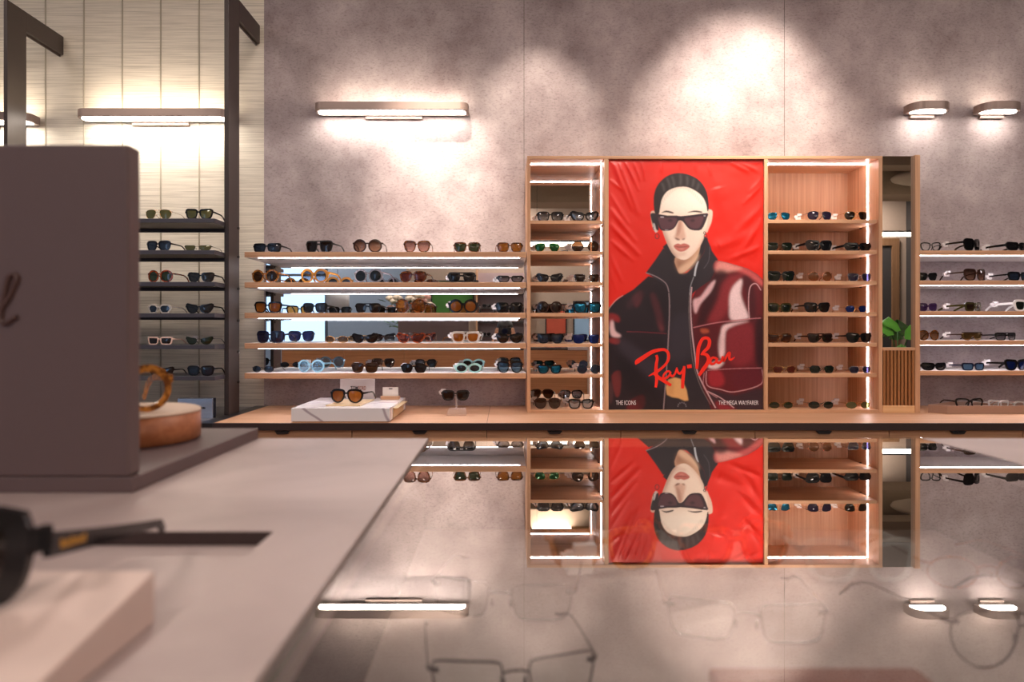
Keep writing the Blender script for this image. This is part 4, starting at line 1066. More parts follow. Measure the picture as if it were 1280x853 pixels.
# ---- lettering on the banner
M_LRED = simple('banner_red_ink', (248,40,22), .5, var=.01); M_LWHITE = simple('banner_white_ink', (232,224,230), .5, var=.01)
LETY = YB_-.0016
def D2(u, v): return (790+u/7.753, 410+v/7.753)   # a second, 7.753x enlargement
def ribbon(m, pts, ws, y=LETY):
    P = [np.array(p,float) for p in catmull([D2(*p) for p in pts], 6, False)]
    W = np.interp(np.linspace(0,1,len(P)), np.linspace(0,1,len(ws)), ws)/7.753
    Lf, Rt = [], []
    for i,p in enumerate(P):
        d = P[min(i+1,len(P)-1)]-P[max(i-1,0)]; d /= (np.hypot(*d)+1e-9); n_ = np.array([-d[1],d[0]])*W[i]/2
        Lf.append(p+n_); Rt.append(p-n_)
    vs = []; fs = []
    for a, c in zip(Lf, Rt):
        for s_ in (a, c): vs.append((PX(s_[0],YC), y, PZ(s_[1],YC)))
        for s_ in (a, c): vs.append((PX(s_[0],YC), y+.0008, PZ(s_[1],YC)))
    for i in range(len(P)-1):
        k_ = 4*i; fs += [(k_,k_+1,k_+5,k_+4),(k_+2,k_+6,k_+7,k_+3),(k_,k_+4,k_+6,k_+2),(k_+1,k_+3,k_+7,k_+5)]
    m.add(vs, fs)
lt = M(); kk = 0
for pts, ws in (
   ([(40,360),(55,330),(120,285),(200,235),(270,215),(325,215),(355,245),(360,300),(335,350),(290,395),(240,430),(165,470)], [4,44,40,36,30,28,28,26,24,24,28,6]),
   ([(240,265),(250,300),(240,360),(238,430),(245,500),(235,580)], [24,26,30,36,30,24]),
   ([(215,440),(260,480),(320,520),(385,560)], [26,34,34,26]),
   ([(375,425),(345,425),(315,455),(310,485),(335,490),(365,465),(380,430)], [20,20,20,22,22,20,18]),
   ([(380,425),(375,450),(395,470),(420,450),(440,395),(445,390)], [18,20,24,20,16,8]),
   ([(440,392),(450,430),(470,445),(495,420),(512,375)], [14,22,24,22,12]),
   ([(512,372),(510,420),(500,500),(496,590)], [22,28,34,26]),
   ([(540,378),(585,372)], [36,34]),
   ([(635,400),(640,330),(645,250),(655,180),(690,110),(735,100),(758,130),(745,190),(700,235),(675,265)], [24,32,34,34,30,30,34,34,26,14]),
   ([(680,255),(725,260),(750,300),(735,350),(700,400),(655,465)], [20,32,36,36,38,24]),
   ([(830,300),(790,290),(765,320),(775,350),(805,345),(835,310)], [22,22,24,26,22,18]),
   ([(835,295),(825,325),(850,340),(875,320),(885,280)], [20,22,26,22,14]),
   ([(885,275),(895,320),(915,290),(945,245),(955,250),(950,290),(965,310),(1005,285)], [20,26,22,22,22,24,22,6])):
    kk += 1; one = M(); ribbon(one, pts, ws, LETY-.00003*kk); lt.add(one.v, one.f)
lt.build('script_lettering', M_LRED, ban, weld=False)
text_mesh('lettering', 'THE ICONS', .030, M_LWHITE, ban, (PX(770.2,YC), LETY, PZ(506.6,YC)), width=(795.4-770.2)*YC/F)
text_mesh('lettering', 'THE MEGA WAYFARER', .030, M_LWHITE, ban, (PX(899,YC), LETY, PZ(506.6,YC)), width=(949-899)*YC/F)
# ================================================================ the customer table in front
def laminate():
    m, nt, b = newmat('stone_laminate'); b.inputs['Roughness'].default_value = .42; b.inputs['Specular IOR Level'].default_value = .45
    tc = nt.nodes.new('ShaderNodeTexCoord'); n = nt.nodes.new('ShaderNodeTexNoise'); n.inputs['Scale'].default_value = 7; n.inputs['Detail'].default_value = 6; n.inputs['Distortion'].default_value = .5
    nt.links.new(tc.outputs['Object'], n.inputs['Vector'])
    r = nt.nodes.new('ShaderNodeValToRGB'); e = r.color_ramp.elements; e[0].position = .3; e[1].position = .7; e[0].color = lin((158,140,136)); e[1].color = lin((182,164,160))
    nt.links.new(n.outputs['Fac'], r.inputs['Fac']); nt.links.new(r.outputs['Color'], b.inputs['Base Color'])
    return m
M_LAM = laminate()
M_CASEW = simple('shaded_brown_case_wall', (44,33,31), .5)  # brown walls, colour darkened to stand for the shade inside the showcase
def case_glass():
    m = bpy.data.materials.new('coated_case_glass'); m.use_nodes = True; nt = m.node_tree
    nt.nodes.remove(nt.nodes['Principled BSDF'])
    t = nt.nodes.new('ShaderNodeBsdfTransparent'); t.inputs['Color'].default_value = (.93,.95,.93,1)
    g = nt.nodes.new('ShaderNodeBsdfGlossy'); g.inputs['Roughness'].default_value = 0.; g.inputs['Color'].default_value = (1,.985,.965,1)
    lw = nt.nodes.new('ShaderNodeLayerWeight'); lw.inputs['Blend'].default_value = .5
    r = nt.nodes.new('ShaderNodeValToRGB'); e = r.color_ramp.elements
    e[0].position = 0; e[0].color = (.12,)*3+(1,); e[1].position = 1; e[1].color = (1,)*3+(1,)
    for p_, v_ in ((.4,.16),(.55,.25),(.65,.40),(.71,.52),(.765,.66),(.84,.86)):
        q_ = e.new(p_); q_.color = (v_,v_,v_,1)
    mx = nt.nodes.new('ShaderNodeMixShader')
    nt.links.new(lw.outputs['Facing'], r.inputs['Fac']); nt.links.new(r.outputs['Color'], mx.inputs[0]); nt.links.new(t.outputs[0], mx.inputs[1]); nt.links.new(g.outputs[0], mx.inputs[2])
    nt.links.new(mx.outputs[0], nt.nodes['Material Output'].inputs['Surface'])
    return m
def clear_glass():
    m = bpy.data.materials.new('glass_underside'); m.use_nodes = True; nt = m.node_tree
    nt.nodes.remove(nt.nodes['Principled BSDF'])
    t = nt.nodes.new('ShaderNodeBsdfTransparent'); t.inputs['Color'].default_value = (.97,.985,.975,1)
    nt.links.new(t.outputs[0], nt.nodes['Material Output'].inputs['Surface']); return m
TBX0, TBX1, TBY0, TBY1 = -2.04, .76, .12, .948
GX0, GX1, GY0 = -.1020, .577, .17
RXa, RXb, RYa, RYb = -.66, -.1715, .17, .508
tb = thing('display_table', 'customer table with stone-look top and inset glass showcase in front', 'table', (-.6, .53, 0))
Lx = GX0-.004
top = M()
th = .026
top.box(TBX0, RXa, TBY0, TBY1, ZT-th, ZT)
top.box(RXa, RXb, RYb, TBY1, ZT-th, ZT).box(RXa, RXb, TBY0, RYa, ZT-th, ZT)
top.box(RXb, Lx, TBY0, TBY1, ZT-th, ZT)
top.box(Lx, GX1+.002, TBY0, GY0-.002, ZT-th, ZT)
top.box(GX1+.002, TBX1, TBY0, TBY1, ZT-th, ZT)
top.build('top', M_LAM, tb)
M().box(RXa, RXb, RYa, RYb, ZT-th-.002, ZT-.0102).build('recess_floor', M_LAM, tb)
r = M(); w = .0015
r.box(RXa,RXb,RYb-w,RYb,ZT-.0101,ZT-.0004).box(RXa,RXa+w,RYa,RYb-w,ZT-.0101,ZT-.0004)
r.build('recess_lining', M_DARKEDGE, tb)
gl = M(); gt = .008
gl.add([(GX0,GY0,ZT),(GX1,GY0,ZT),(GX1,TBY1-.001,ZT),(GX0,TBY1-.001,ZT)], [(0,1,2,3)], 0)
gl.add([(GX0,GY0,ZT-gt),(GX1,GY0,ZT-gt),(GX1,TBY1-.001,ZT-gt),(GX0,TBY1-.001,ZT-gt),(GX0,GY0,ZT),(GX1,GY0,ZT),(GX1,TBY1-.001,ZT),(GX0,TBY1-.001,ZT)], [(3,2,1,0),(0,1,5,4),(1,2,6,5),(2,3,7,6),(3,0,4,7)], 1); gl.mi[-1] = 2; gl.mi[-3] = 2; gl.mi[-4] = 2
gl.build('glass_top', [case_glass(), clear_glass(), simple('green_glass_edge', (104,112,98), .3, alpha=.55)], tb, weld=False)
CF = ZT-.121          # showcase floor
M().box(GX0-.006, GX1+.004, GY0, TBY1-.022, CF-.012, CF).build('case_floor', M_LAM, tb)
cw = M().box(GX0-.020, GX0-.0065, GY0-.012, TBY1-.02, CF-.012, ZT-th-.0005).box(GX1+.0045, GX1+.018, GY0-.012, TBY1-.02, CF-.012, ZT-th-.0005)
cw.box(GX0-.006, GX1+.004, GY0-.014, GY0-.001, CF-.012, ZT-th-.0005)
cw.build('case_wall', M_CASEW, tb)
M().box(GX0-.02, GX1+.018, TBY1-.0215, TBY1-.018, CF-.012, ZT-gt-.0005).build('case_back', M_CASEW, tb)
M().box(TBX0+.02, TBX1-.02, TBY0+.04, TBY1-.024, .08, CF-.013).build('carcass', M_CASEW, tb)
M_OAKW = wood('table_oak_front', (150,98,62), (178,122,82), 'x')
xs = np.linspace(TBX0+.01, TBX1-.01, 6)
for a, c in zip(xs[:-1], xs[1:]):
    M().box(a+.001, c-.001, TBY1-.0175, TBY1-.0035, .08, ZT-th-.001 if c < GX0 else ZT-th-.001).build('front_panel', M_OAKW, tb, bevel=.001)
M().box(TBX0+.0, TBX0+.019, TBY0+.03, TBY1-.018, 0, ZT-th-.001).box(TBX1-.019, TBX1, TBY0+.03, TBY1-.018, 0, ZT-th-.001).build('end_panel', M_OAKW, tb)
M().box(TBX0+.03, TBX1-.03, TBY0+.08, TBY1-.07, 0, .08).build('kickboard', M_RECESS, tb)
# ---- brown display stand
M_BROWN = simple('matte_brown_panel', (92,74,74), .5, var=.03, scale=120, bump=.03); M_SCRIPT = simple('brown_script', (74,50,46), .5)
SX = -.3415; by0, by1 = .627, .946; hb = .0145
st = thing('display_stand', 'large brown upright display panel with base slab on the stone-look table', 'display stand', (-.62, .64, ZT))
M().box(-1.02, SX, by0, by1, ZT, ZT+hb).build('base', M_BROWN, st, bevel=.001)
pz1 = PZ(182, .632)
M().box(-1.02, SX-.0045, by0+.0005, by0+.0215, ZT+hb, pz1).build('back_panel', M_BROWN, st, bevel=.0025, seg=3)
ys_ = by0-.0005
l = M()
def lp(px, py): return (PX(px, by0), ys_, PZ(py, by0))
pth = [(-14,400),(-6,394),(4,384),(12,372),(18,358),(22,349),(19,343),(12,346),(8,358),(5,374),(2,390),(2,401),(8,404),(16,399),(22,396)]
l.tube([lp(*p) for p in catmull(pth, 4, False)], .0024, 8)
l.build('script_lettering', M_SCRIPT, st)
# round riser behind it
zb_ = ZT+hb+.0003
M_RISER = simple('warm_cream_top', (206,178,156), .5); M_TERRA = wood('terracotta_timber', (156,92,58), (182,114,76), 'x')
rs = thing('round_riser', 'round wooden riser with cream top behind the brown panel', 'riser', (-.470, .842, zb_))
M().lathe([(.080,0),(.0835,.002),(.0835,.034)], (-.466,.842,zb_), 48).build('drum', M_TERRA, rs)
M().lathe([(.0835,.0),(.0842,.0008),(.0835,.0024),(.081,.0036)], (-.466,.842,zb_+.0341), 48).build('top', M_RISER, rs)
glasses('round amber tortoise eyeglasses', 'on the round wooden riser', 'round', 'bold', 'amber tortoise', 'clear', (-.446, .79, zb_+.0380), math.radians(42), .118, name='eyeglasses')
# wedge display in the recess
M_WEDGE = simple('pale_wedge_board', (206,182,172), .5)
zf = ZT-.0102
zf = zf+.0003
wd = thing('wedge_display', 'pale sloped display wedge in the table recess under black sunglasses', 'display stand', (-.36,.30,zf))
WR = -.1905
wp = [(.20, zf), (.374, zf), (.374, zf+.0285), (.20, zf+.0005)]
M().prism([(.205,zf),(.372,zf),(.372,zf+.0285),(.205,zf-.0+.004)], 'x', -.56, WR).build('sloped_board', M_WEDGE, wd, bevel=.0012)
fg = glasses('thick black sunglasses with gold lettering', 'on the pale wedge in the table recess', 'rect', 'bold', 'black', 'dark brown', (-.303, .318, zf+.0240), math.radians(2), .146, straight=True)
for ch in list(fg.children):
    if ch.name.startswith('temple'):
        pass
M_GOLDT = simple('gold_foil', (206,150,60), .35, metal=.5)
# gold lettering along the outer face of the nearer temple
tR = [c for c in fg.children if c.name.startswith('temple')][0]
gz = glasses_meshes('rect','bold',True)
gm = M()
x_ = 0.
for i, (w_, h_) in enumerate(((.0026,.0042),(.0022,.0034),(.0026,.0034),(.0018,.0046),(.0026,.0034),(.0022,.0034),(.003,.0034),(.002,.0044))):
    y_ = .028+x_; gm.box(gz['W']+.0040-.03*(y_-.012), gz['W']+.0047-.03*(y_-.012), y_, y_+w_-.0006, gz['zh']-.0060-.15*(y_-.014), gz['zh']-.0060-.15*(y_-.014)+h_); x_ += w_+.0006
gmesh = gm.mesh('temple_lettering'); gmesh.materials.append(M_GOLDT)
go = bpy.data.objects.new('temple_lettering', gmesh); COL.objects.link(go); go.parent = tR
# ---- eyewear inside the glass showcase
def onfloor(px, py): 
    d = (ZC-CF)*F/(py-CY); return (PX(px,d), d, CF+.0004)
gC = 'eyewear inside the glass showcase'
IN = 'inside the glass showcase'
for look, nm, px, py, sh, stl, fr_, ln_, yw, w_, tg in (
  ('black thin rectangular eyeglasses nearest the viewer','eyeglasses',645,880,'rect','metal','black wire','clear',8,.122,0),
  ('grey wire eyeglasses in front of brown box','eyeglasses',935,805,'rect','metal','silver','clear',-8,.134,0),
  ('thin silver-wire eyeglasses behind the black rectangular pair','eyeglasses',625,775,'rect','thin','silver','clear',-10,.134,1),
  ('dark red sunglasses beneath the banner reflection','sunglasses',922,713,'wayfarer','acetate','red tortoise','red-brown',4,.134,0),
  ('pale translucent eyeglasses by the far right corner','eyeglasses',1080,730,'square','acetate','crystal','clear',0,.120,0),
  ('copper wire eyeglasses beside the pale translucent pair','eyeglasses',1235,738,'oval','metal','copper','clear',0,.118,0),
  ('brown tortoise sunglasses near the far glass edge','sunglasses',755,714,'square','acetate','amber tortoise','dark brown',0,.124,0),
  ('dark wire sunglasses at the right glass edge','sunglasses',1290,835,'aviator','thin','gunmetal','clear',8,.130,0)):
    glasses(look, IN, sh, stl, fr_, ln_, onfloor(px,py), math.radians(yw), w_, tg, gC, name=nm)
bx = thing('spectacle_case', 'flat brown box inside the glass showcase near the viewer', 'box', (.20,.36,CF))
M_LEATH = simple('brown_leather', (120,66,52), .45, bump=.1, scale=180)
M().prism(rounded(.134,.268,.29,.446,.004,3), 'z', CF+.0003, CF+.03).build('tray', M_LEATH, bx, bevel=.001)
M().prism(rounded(.132,.270,.288,.448,.005,3), 'z', CF+.0305, CF+.05).build('lid', M_LEATH, bx, bevel=.003)
# ================================================================ the room behind the camera (seen in the mirrors)
def flat_thing(name, lab, cat, x0,x1,y0,y1,z0,z1, mat, frame=None):
    t = thing(name, lab, cat, ((x0+x1)/2,(y0+y1)/2,z0))
    M().box(x0,x1,y0+.006,y1,z0,z1).build('panel', mat, t)
    f = M(); w=.02
    f.box(x0-w,x0,y0,y1+.006,z0-w,z1+w).box(x1,x1+w,y0,y1+.006,z0-w,z1+w).box(x0,x1,y0,y1+.006,z0-w,z0).box(x0,x1,y0,y1+.006,z1,z1+w)
    f.build('frame', frame or M_BLACK, t); return t
flat_thing('wall_panel', 'green panel on the rear wall, mirrored over the middle shelf', 'panel', -1.25,-.55,yb+.001,yb+.02,1.42,1.95, simple('leaf_green_panel', (62,116,44), .6, scale=6, var=.25))
flat_thing('wall_picture', 'orange-red picture on the rear wall, seen in the niche mirror', 'picture', .72,1.05,yb+.001,yb+.02,1.0,1.55, simple('red_picture', (190,80,56), .6, scale=5, var=.2))
flat_thing('wall_picture', 'pale blue picture on the rear wall, seen in the niche mirror', 'picture', 1.2,1.75,yb+.001,yb+.02,.95,1.6, simple('pale_blue_picture', (150,184,216), .6, scale=4, var=.15))
# rear rack with sunglasses
rk = thing('display_rack', 'rear display rack with dark shelves mirrored behind the oak shelves', 'rack', (-.02, yb+.1, 0))
M().box(-.46,.40,yb+.001,yb+.02,.5,2.1).build('back_panel', simple('mauve_rack_panel', (168,146,148), .6), rk)
for x in (-.49,.40): M().box(x,x+.03,yb+.001,yb+.2,0,2.15).build('upright', M_OAKZ, rk)
RZ = (.78,1.02,1.26,1.50,1.74)
for z in RZ: M().box(-.46,.40,yb+.021,yb+.215,z-.018,z).build('shelf', M_DKWALL, rk)
k_ = 0
looks = [('black','dark grey','black'),('red tortoise','orange','orange-lensed tortoise'),('plum','purple','purple'),('silver','grey','silver'),('pale pink','brown','pale pink'),('amber tortoise','amber','amber')]
for z, zn in zip(RZ[1:4], ('second','third','fourth')):
    for x, (f_, l_, nm_) in zip((-.31,-.08,.18), looks[(k_%2)*3:(k_%2)*3+3]):
        glasses(nm_+' sunglasses', 'on %s shelf of the rear display rack' % zn, 'square','acetate', f_, l_, (x, yb+.195, z+.0003), PI, .14, 0, 'sunglasses on the rear rack')
    k_ += 1
# pendants
def pendant(label, x0, x1, y, z, h=.045, s=10.):
    t = thing('linear_pendant', label, 'lamp', ((x0+x1)/2, y, z))
    M().box(x0, x1, y-.03, y+.03, z+h, z+h+.02).build('housing', M_BLACK, t)
    M().box(x0+.005, x1-.005, y-.028, y+.028, z, z+h).build('diffuser', emit('pendant_diffuser', (255,240,220), s), t)
    for x in (x0+.15, x1-.15): M().tube([(x,y,z+h+.02),(x,y,RZ1)], .002, 6).build('cable', M_BLACK, t)
pendant('long linear pendant lamp glowing across the tall narrow mirror', 3.4, 5.9, -2.0, 2.30)
pendant('linear pendant lamp over the rear of the shop', .25, 1.35, -1.3, 2.16)
dl = thing('drum_pendant', 'pale grey drum pendant lamp mirrored over the middle shelf', 'lamp', (-2.05,-1.2,1.38))
M().lathe([(.13,0),(.14,.0),(.14,.22),(.13,.22)], (-2.05,-1.2,1.38), 32).build('shade', simple('pale_grey_shade', (206,206,210), .8), dl)
M().tube([(-2.05,-1.2,1.6),(-2.05,-1.2,RZ1)], .003, 6).build('cable', M_BLACK, dl)
cl = thing('ceiling_lamp', 'oval cream ceiling lamp at the top of the tall mirror', 'lamp', (5.35,-2.2,3.0))
M().lathe([(0,0),(.18,.015),(.30,.06),(.32,.10),(.28,.13)], (5.35,-2.2,3.0), 32).build('shade', simple('cream_shade', (226,206,180), .6), cl)
M().tube([(5.35,-2.2,3.13),(5.35,-2.2,RZ1)], .012, 8).build('stem', M_BLACK, cl)
# round table with roses
tx, ty = -1.27, -1.45
rt = thing('round_table', 'round white table carrying the rose vase behind the customer table', 'table', (tx,ty,0))
M().lathe([(.36,0),(.37,.006),(.37,.024),(.36,.03)], (tx,ty,.92), 40).build('tabletop', M_WHITE, rt)
M().lathe([(.04,.02),(.035,.05),(.035,.919)], (tx,ty,0), 20).build('stem', M_BLACK, rt)
M().lathe([(.26,0),(.26,.012),(.05,.02)], (tx,ty,0), 32).build('base', M_BLACK, rt)
vs_ = thing('flower_vase', 'vase of pink and cream roses mirrored between the shelves', 'vase', (tx,ty,.9502))
M().lathe([(.05,0),(.075,.04),(.07,.12),(.045,.18),(.05,.20)], (tx,ty,.9502), 28).build('vase', simple('blue_grey_vase', (150,170,190), .3), vs_)
M_ROSE = simple('rose_petals', (232,182,170), .7, scale=60, var=.15); M_ROSEC = simple('cream_petals', (236,218,196), .7, scale=60, var=.1); M_STEM = simple('green_stem', (58,104,48), .6); M_LEAFG = simple('dark_leaf', (48,96,44), .5, scale=20, var=.25)
rnd = random.Random(5)
for i in range(14):
    a = rnd.uniform(0,2*PI); rr = rnd.uniform(.05,.36); hx, hy, hz = tx+rr*math.cos(a), ty+rr*math.sin(a)*.6, .95+rnd.uniform(.42,.60)
    st_ = M().tube([(tx,ty,1.05),(tx+.5*(hx-tx),ty+.5*(hy-ty),1.22),(hx,hy,hz)], .004, 6).build('stem', M_STEM, vs_)
    b_ = M()
    for j in range(9):
        q = j*2.4; r2 = .010+.0045*j; b_.ball((hx+r2*math.cos(q), hy+r2*math.sin(q), hz+.02-.003*j), .032, 7, 5, (1,1,.8))
    b_.build('blossom', M_ROSE if i%2 else M_ROSEC, vs_)
lf = M()
for i in range(60):
    a = rnd.uniform(0,2*PI); rr = rnd.uniform(.05,.36); c_ = Vector((tx+rr*math.cos(a), ty+rr*math.sin(a)*.6, .95+rnd.uniform(.2,.54)))
    u = Vector((math.cos(a),math.sin(a),rnd.uniform(-.3,.6))).normalized()*.07; w_ = u.cross(Vector((0,0,1))).normalized()*.035
    lf.add([c_-u, c_-w_*1+Vector((0,0,.004)), c_+u, c_+w_+Vector((0,0,.004))], [(0,1,2,3)])
lf.build('leaves', M_LEAFG, vs_)
# big-leaved plant seen in the tall mirror
px_, py_ = 4.02, -.35
pp = thing('potted_plant', 'large-leaved green plant mirrored above the slatted panel', 'plant', (px_,py_,0))
M().lathe([(.15,0),(.19,.02),(.21,.40),(.19,.41)], (px_,py_,0), 32).build('pot', simple('charcoal_pot', (58,56,56), .6), pp)
M().lathe([(.0,.388),(.192,.388)], (px_,py_,0), 32).build('soil', simple('dark_soil', (44,32,26), .95), pp)
M_MON = simple('monstera_leaf', (84,146,50), .38, scale=14, var=.2)
for i, (a, L_, h_) in enumerate(((2.5,.26,1.22),(1.3,.20,1.14),(.4,.30,1.05),(3.6,.28,1.02),(5.2,.22,1.2),(2.0,.34,.95),(4.4,.30,.9))):
    ex, ey = px_+math.cos(a)*L_, py_+math.sin(a)*L_
    M().tube(catmull([(px_,py_,.38),(px_+(ex-px_)*.35,py_+(ey-py_)*.35,.38+(h_-.38)*.7),(ex,ey,h_)],5,False), .007, 6).build('stalk', M_STEM, pp)
    out = []
    prof = [(0,0),(.05,.09),(.13,.15),(.18,.13),(.17,.09),(.24,.13),(.30,.10),(.29,.06),(.36,.07),(.44,0)]
    pts = prof + [(x,-y) for x,y in prof[-2:0:-1]]
    d = Vector((math.cos(a),math.sin(a),-.45)).normalized(); sd = d.cross(Vector((0,0,1))).normalized(); up = sd.cross(d)
    vs2 = [Vector((ex,ey,h_)) + d*(x-.06) + sd*y + up*(-.9*abs(y)**1.2 - .25*x*x) for x,y in pts]; mid = [Vector((ex,ey,h_)) + d*(x-.06) - up*.25*x*x for x,_ in prof]
    m_ = M(); n_ = len(prof)
    a_ = [vs2[i] for i in range(n_)]; b_ = [vs2[0]] + [vs2[-i] for i in range(1,n_-1)] + [vs2[n_-1]]
    for side in (a_, b_):
        m_.add(mid+side, [(i,i+1,n_+i+1,n_+i) for i in range(n_-1)], 0, True)
    m_.build('leaf', M_MON, pp)
# ================================================================ the photographer (seen in the mirror)
def skin(name, verts, edges, radii, mat, parent, root=0, sub=2):
    me = bpy.data.meshes.new(name); L = abs_loc(parent) if parent else Vector((0,0,0))
    me.from_pydata([tuple(Vector(v)-L) for v in verts], edges, []); me.update()
    o = bpy.data.objects.new(name, me); COL.objects.link(o)
    if parent: o.parent = parent
    md = o.modifiers.new('skin','SKIN'); md.use_smooth_shade = True
    sv = me.skin_vertices[0].data
    for i, r in enumerate(radii):
        sv[i].radius = (r,r) if not isinstance(r,tuple) else r; sv[i].use_root = (i == root)
    sb = o.modifiers.new('sub','SUBSURF'); sb.levels = 1; sb.render_levels = sub
    me.materials.append(mat); return o
M_SKIN = simple('skin', (214,158,126), .5, scale=40); M_HAIRD = simple('dark_hair', (36,27,24), .5, scale=90, var=.2); M_SHIRT = simple('dark_jacket_fabric', (44,42,48), .8, scale=120); M_TROUS = simple('charcoal_trousers', (52,54,62), .85, scale=120); M_SHOE = simple('white_shoe', (210,206,202), .6)
pe = thing('person', 'person in dark jacket crouching behind the table holding a black camera', 'person', (0,-.40,0))
V = []; E = []; R = []
def chain(pts, rad, start=None):
    prev = start
    for p, r in zip(pts, rad):
        V.append(p); R.append(r); i = len(V)-1
        if prev is not None: E.append((prev,i))
        prev = i
    return prev
a = chain([(0,-.46,.42),(0,-.43,.56),(0,-.36,.72),(0,-.28,.86),(0,-.235,.95)], [(.15,.11),(.135,.10),(.15,.10),(.13,.09),.055]); chest = 3; neck = 4
hd_ = chain([(0,-.215,1.01),(0,-.195,1.07),(0,-.19,1.125),(0,-.20,1.17)], [.05,(.062,.075),(.072,.092),(.05,.062)], neck)
for s_ in (1,-1):
    w_ = chain([(s_*.15,-.27,.885),(s_*.20,-.21,.77),(s_*.22,-.13,.68),(s_*.17,-.10,.83),(s_*.108,-.085,1.00),(s_*.096,-.075,1.045)], [.062,.05,.043,.042,.028,(.03,.02)], chest)
    # palm to fingers wrapping the camera's grip, thumb behind it
    for j, (dz, ln) in enumerate(((.0,.9),(.019,1.),(.037,1.05),(.054,.95))):
        chain([(s_*.088,-.060,1.068+dz),(s_*.083,-.036,1.070+dz),(s_*.068,-.029,1.071+dz)], [.0105,.0095,.008], w_)
    chain([(s_*.092,-.105,1.085),(s_*.074,-.110,1.105)], [.012,.010], w_)
    k = chain([(s_*.10,-.44,.42),(s_*.14,-.22,.46),(s_*.155,-.02,.47),(s_*.15,-.16,.28),(s_*.145,-.33,.10),(s_*.15,-.30,.055),(s_*.155,-.16,.04)], [.10,.085,.065,.058,.045,.045,.038], 0)
body = skin('body', V, E, R, M_SKIN, pe)
# face details
fc = M()
fc.ball((0,-.118,1.098), .016, 8, 6, (.8,1.2,1.3)); fc.ball((0,-.125,1.062), .02, 8, 5, (1.2,.6,.35)); 
fc.ball((.072,-.19,1.11), .026, 8, 6, (.35,.7,1.1)); fc.ball((-.072,-.19,1.11), .026, 8, 6, (.35,.7,1.1))
fc.build('face_features', M_SKIN, pe)
ey = M()
for s_ in (1,-1): ey.ball((s_*.03,-.122,1.128), .012, 8, 6, (1,.6,.7))
ey.build('eyes', simple('dark_eye', (40,28,24), .2), pe)
hr = M(); hr.ball((0,-.215,1.15), .10, 20, 14, (.88,1.0,.82)); hr.ball((0,-.25,1.08), .085, 18, 12, (.9,.7,1.1)); hr.build('hair', M_HAIRD, pe)
def cloth(name, pts_list, rad_list, mat):
    global V, E, R
    V, E, R = [], [], []
    base = None
    for pts, rad, st in zip(*[iter(pts_list)]*1, rad_list) if False else []: pass
V, E, R = [], [], []
chain([(0,-.45,.44),(0,-.43,.56),(0,-.36,.72),(0,-.28,.86),(0,-.245,.925)], [(.165,.125),(.15,.115),(.165,.115),(.148,.105),.07])
for s_ in (1,-1):
    chain([(s_*.15,-.27,.885),(s_*.20,-.21,.77),(s_*.22,-.13,.68),(s_*.17,-.10,.83),(s_*.112,-.086,.985)], [.075,.062,.056,.054,.040], 3)
skin('jacket', V, E, R, M_SHIRT, pe)
V, E, R = [], [], []
chain([(0,-.46,.44),(0,-.46,.41)], [(.16,.125),(.15,.12)])
for s_ in (1,-1):
    chain([(s_*.10,-.44,.42),(s_*.14,-.22,.46),(s_*.155,-.02,.47),(s_*.15,-.16,.28),(s_*.145,-.325,.11)], [.112,.097,.077,.07,.058], 1)
skin('trousers', V, E, R, M_TROUS, pe)
for s_ in (1,-1):
    sh = M(); sh.prism(rounded(s_*.155-.045, s_*.155+.045, -.40, -.10, .04, 6), 'z', 0, .025); sh.ball((s_*.153,-.24,.03), .05, 12, 8, (.95,2.7,1.0)); sh.build('shoe', M_SHOE, pe)
cam_b = thing('camera', 'black camera held to the face of the mirrored person', 'camera', (0,-.06,1.06))
M().prism(rounded(-.066,.066,-.082,-.046,.012,4), 'z', 1.06, 1.135).box(-.025,.025,-.08,-.05,1.135,1.156).build('body', M_BLACK, cam_b, bevel=.003)
M().tube([(0,-.046,ZC),(0,-.030,ZC),(0,-.0295,ZC),(0,-.012,ZC)], [.036,.036,.039,.039], 32, sq=1).build('lens_barrel', M_BLACK, cam_b)
M().tube([(0,-.0122,ZC),(0,-.0105,ZC)], [.033,.030], 32).build('front_element', simple('lens_glass', (20,22,40), .03, spec=.9), cam_b)
# ================================================================ light
def area(name, loc, size, power, rgb, rot=(0,0,0), sy=None):
    l = bpy.data.lights.new(name, 'AREA'); l.size = size; l.energy = power; l.color = lin(rgb)[:3]
    if sy: l.shape = 'RECTANGLE'; l.size_y = sy
    o = bpy.data.objects.new(name, l); o.location = loc; o.rotation_euler = rot; COL.objects.link(o); return o
def spot(name, loc, target, power, rgb, size, blend=.35, rad=.03):
    l = bpy.data.lights.new(name, 'SPOT'); l.energy = power; l.color = lin(rgb)[:3]; l.spot_size = math.radians(size); l.spot_blend = blend; l.shadow_soft_size = rad
    o = bpy.data.objects.new(name, l); o.location = loc
    o.rotation_euler = (Vector(target)-Vector(loc)).to_track_quat('-Z','Y').to_euler(); COL.objects.link(o); return o
WARM = (255,238,219)
def wall_spot(px, py, power, size, dx=0., blend=.3, yy=2.55):
    tx_, tz_ = PX(px,YW), PZ(py,YW)
    spot('ceiling_spot', (tx_+dx, yy, 3.28), (tx_, YW, tz_), power, WARM, size, blend)
wall_spot(924, 175, 250, 50, 0, .85); wall_spot(672, 165, 110, 31, 0, .8); wall_spot(548, 245, 340, 30, .0, 1.)
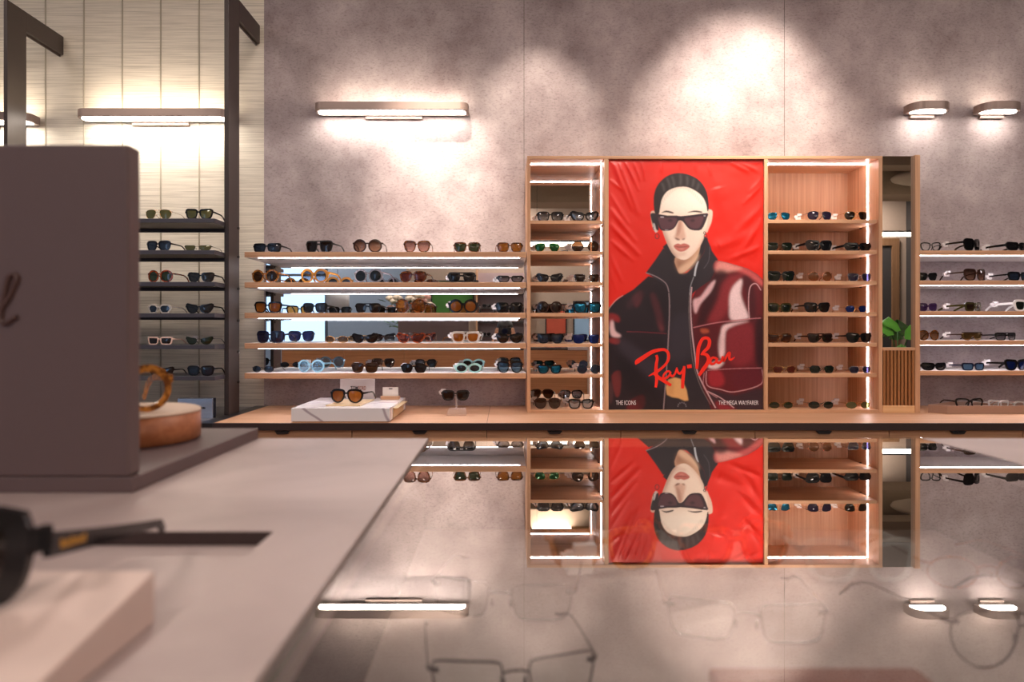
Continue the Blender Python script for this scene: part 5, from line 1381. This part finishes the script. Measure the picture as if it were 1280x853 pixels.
wall_spot(180, 260, 50, 44, 0, 1.)
spot('ceiling_spot', (PX(858,YC), 1.3, 3.28), (PX(858,YC), YC, 1.45), 70, (255,240,222), 40, .6)
NEUT = (255,240,230)
for i, (x, y, p) in enumerate(((-2.8,1.5,26),(-.9,1.9,18),(1.4,1.9,22),(3.4,1.6,26),(-1.6,-1.2,30),(.6,-1.6,30),(3.0,-1.4,30),(5.6,-3.95,44),(-3.2,-3.6,40),(.0,-3.9,40),(2.6,-3.9,36))):  # unseen fill areas added under the ceiling; rear ones brighten the mirrored walls
    area('ceiling_fill', (x,y,3.33), .5, p, NEUT)
for i,(x0,x1,z0,z1) in enumerate(wins):
    l = area('window_portal', ((x0+x1)/2, yb-.13, (z0+z1)/2), x1-x0, 1, (255,255,255), (PI/2,0,0), z1-z0); l.data.cycles.is_portal = True
W = bpy.data.worlds.new('sky'); SC.world = W; W.use_nodes = True
bg = W.node_tree.nodes['Background']; bg.inputs['Color'].default_value = (.50,.68,1.0,1); bg.inputs['Strength'].default_value = 1.9
# ================================================================ camera
cd_ = bpy.data.cameras.new('camera_view'); co_ = bpy.data.objects.new('camera_view', cd_); COL.objects.link(co_)
cd_.sensor_width = 36; cd_.lens = 24.0; cd_.clip_start = .005
co_.location = (0,0,ZC); co_.rotation_euler = (PI/2,0,0)
cd_.shift_x = (640-CX)/1280.; cd_.shift_y = (CY-426.5)/1280.
cd_.dof.use_dof = True; cd_.dof.focus_distance = 3.3; cd_.dof.aperture_fstop = 5.0
SC.camera = co_
SC.view_settings.view_transform = 'Standard'; SC.view_settings.look = 'None'; SC.view_settings.gamma = 1.0; SC.view_settings.use_curve_mapping = False
SC.view_settings.exposure = 0.35
SC.cycles.use_denoising = True
SC.cycles.max_bounces = 10; SC.cycles.transparent_max_bounces = 16; SC.cycles.glossy_bounces = 6; SC.cycles.diffuse_bounces = 4
SC.cycles.sample_clamp_indirect = 8.0; SC.cycles.caustics_reflective = False; SC.cycles.caustics_refractive = False
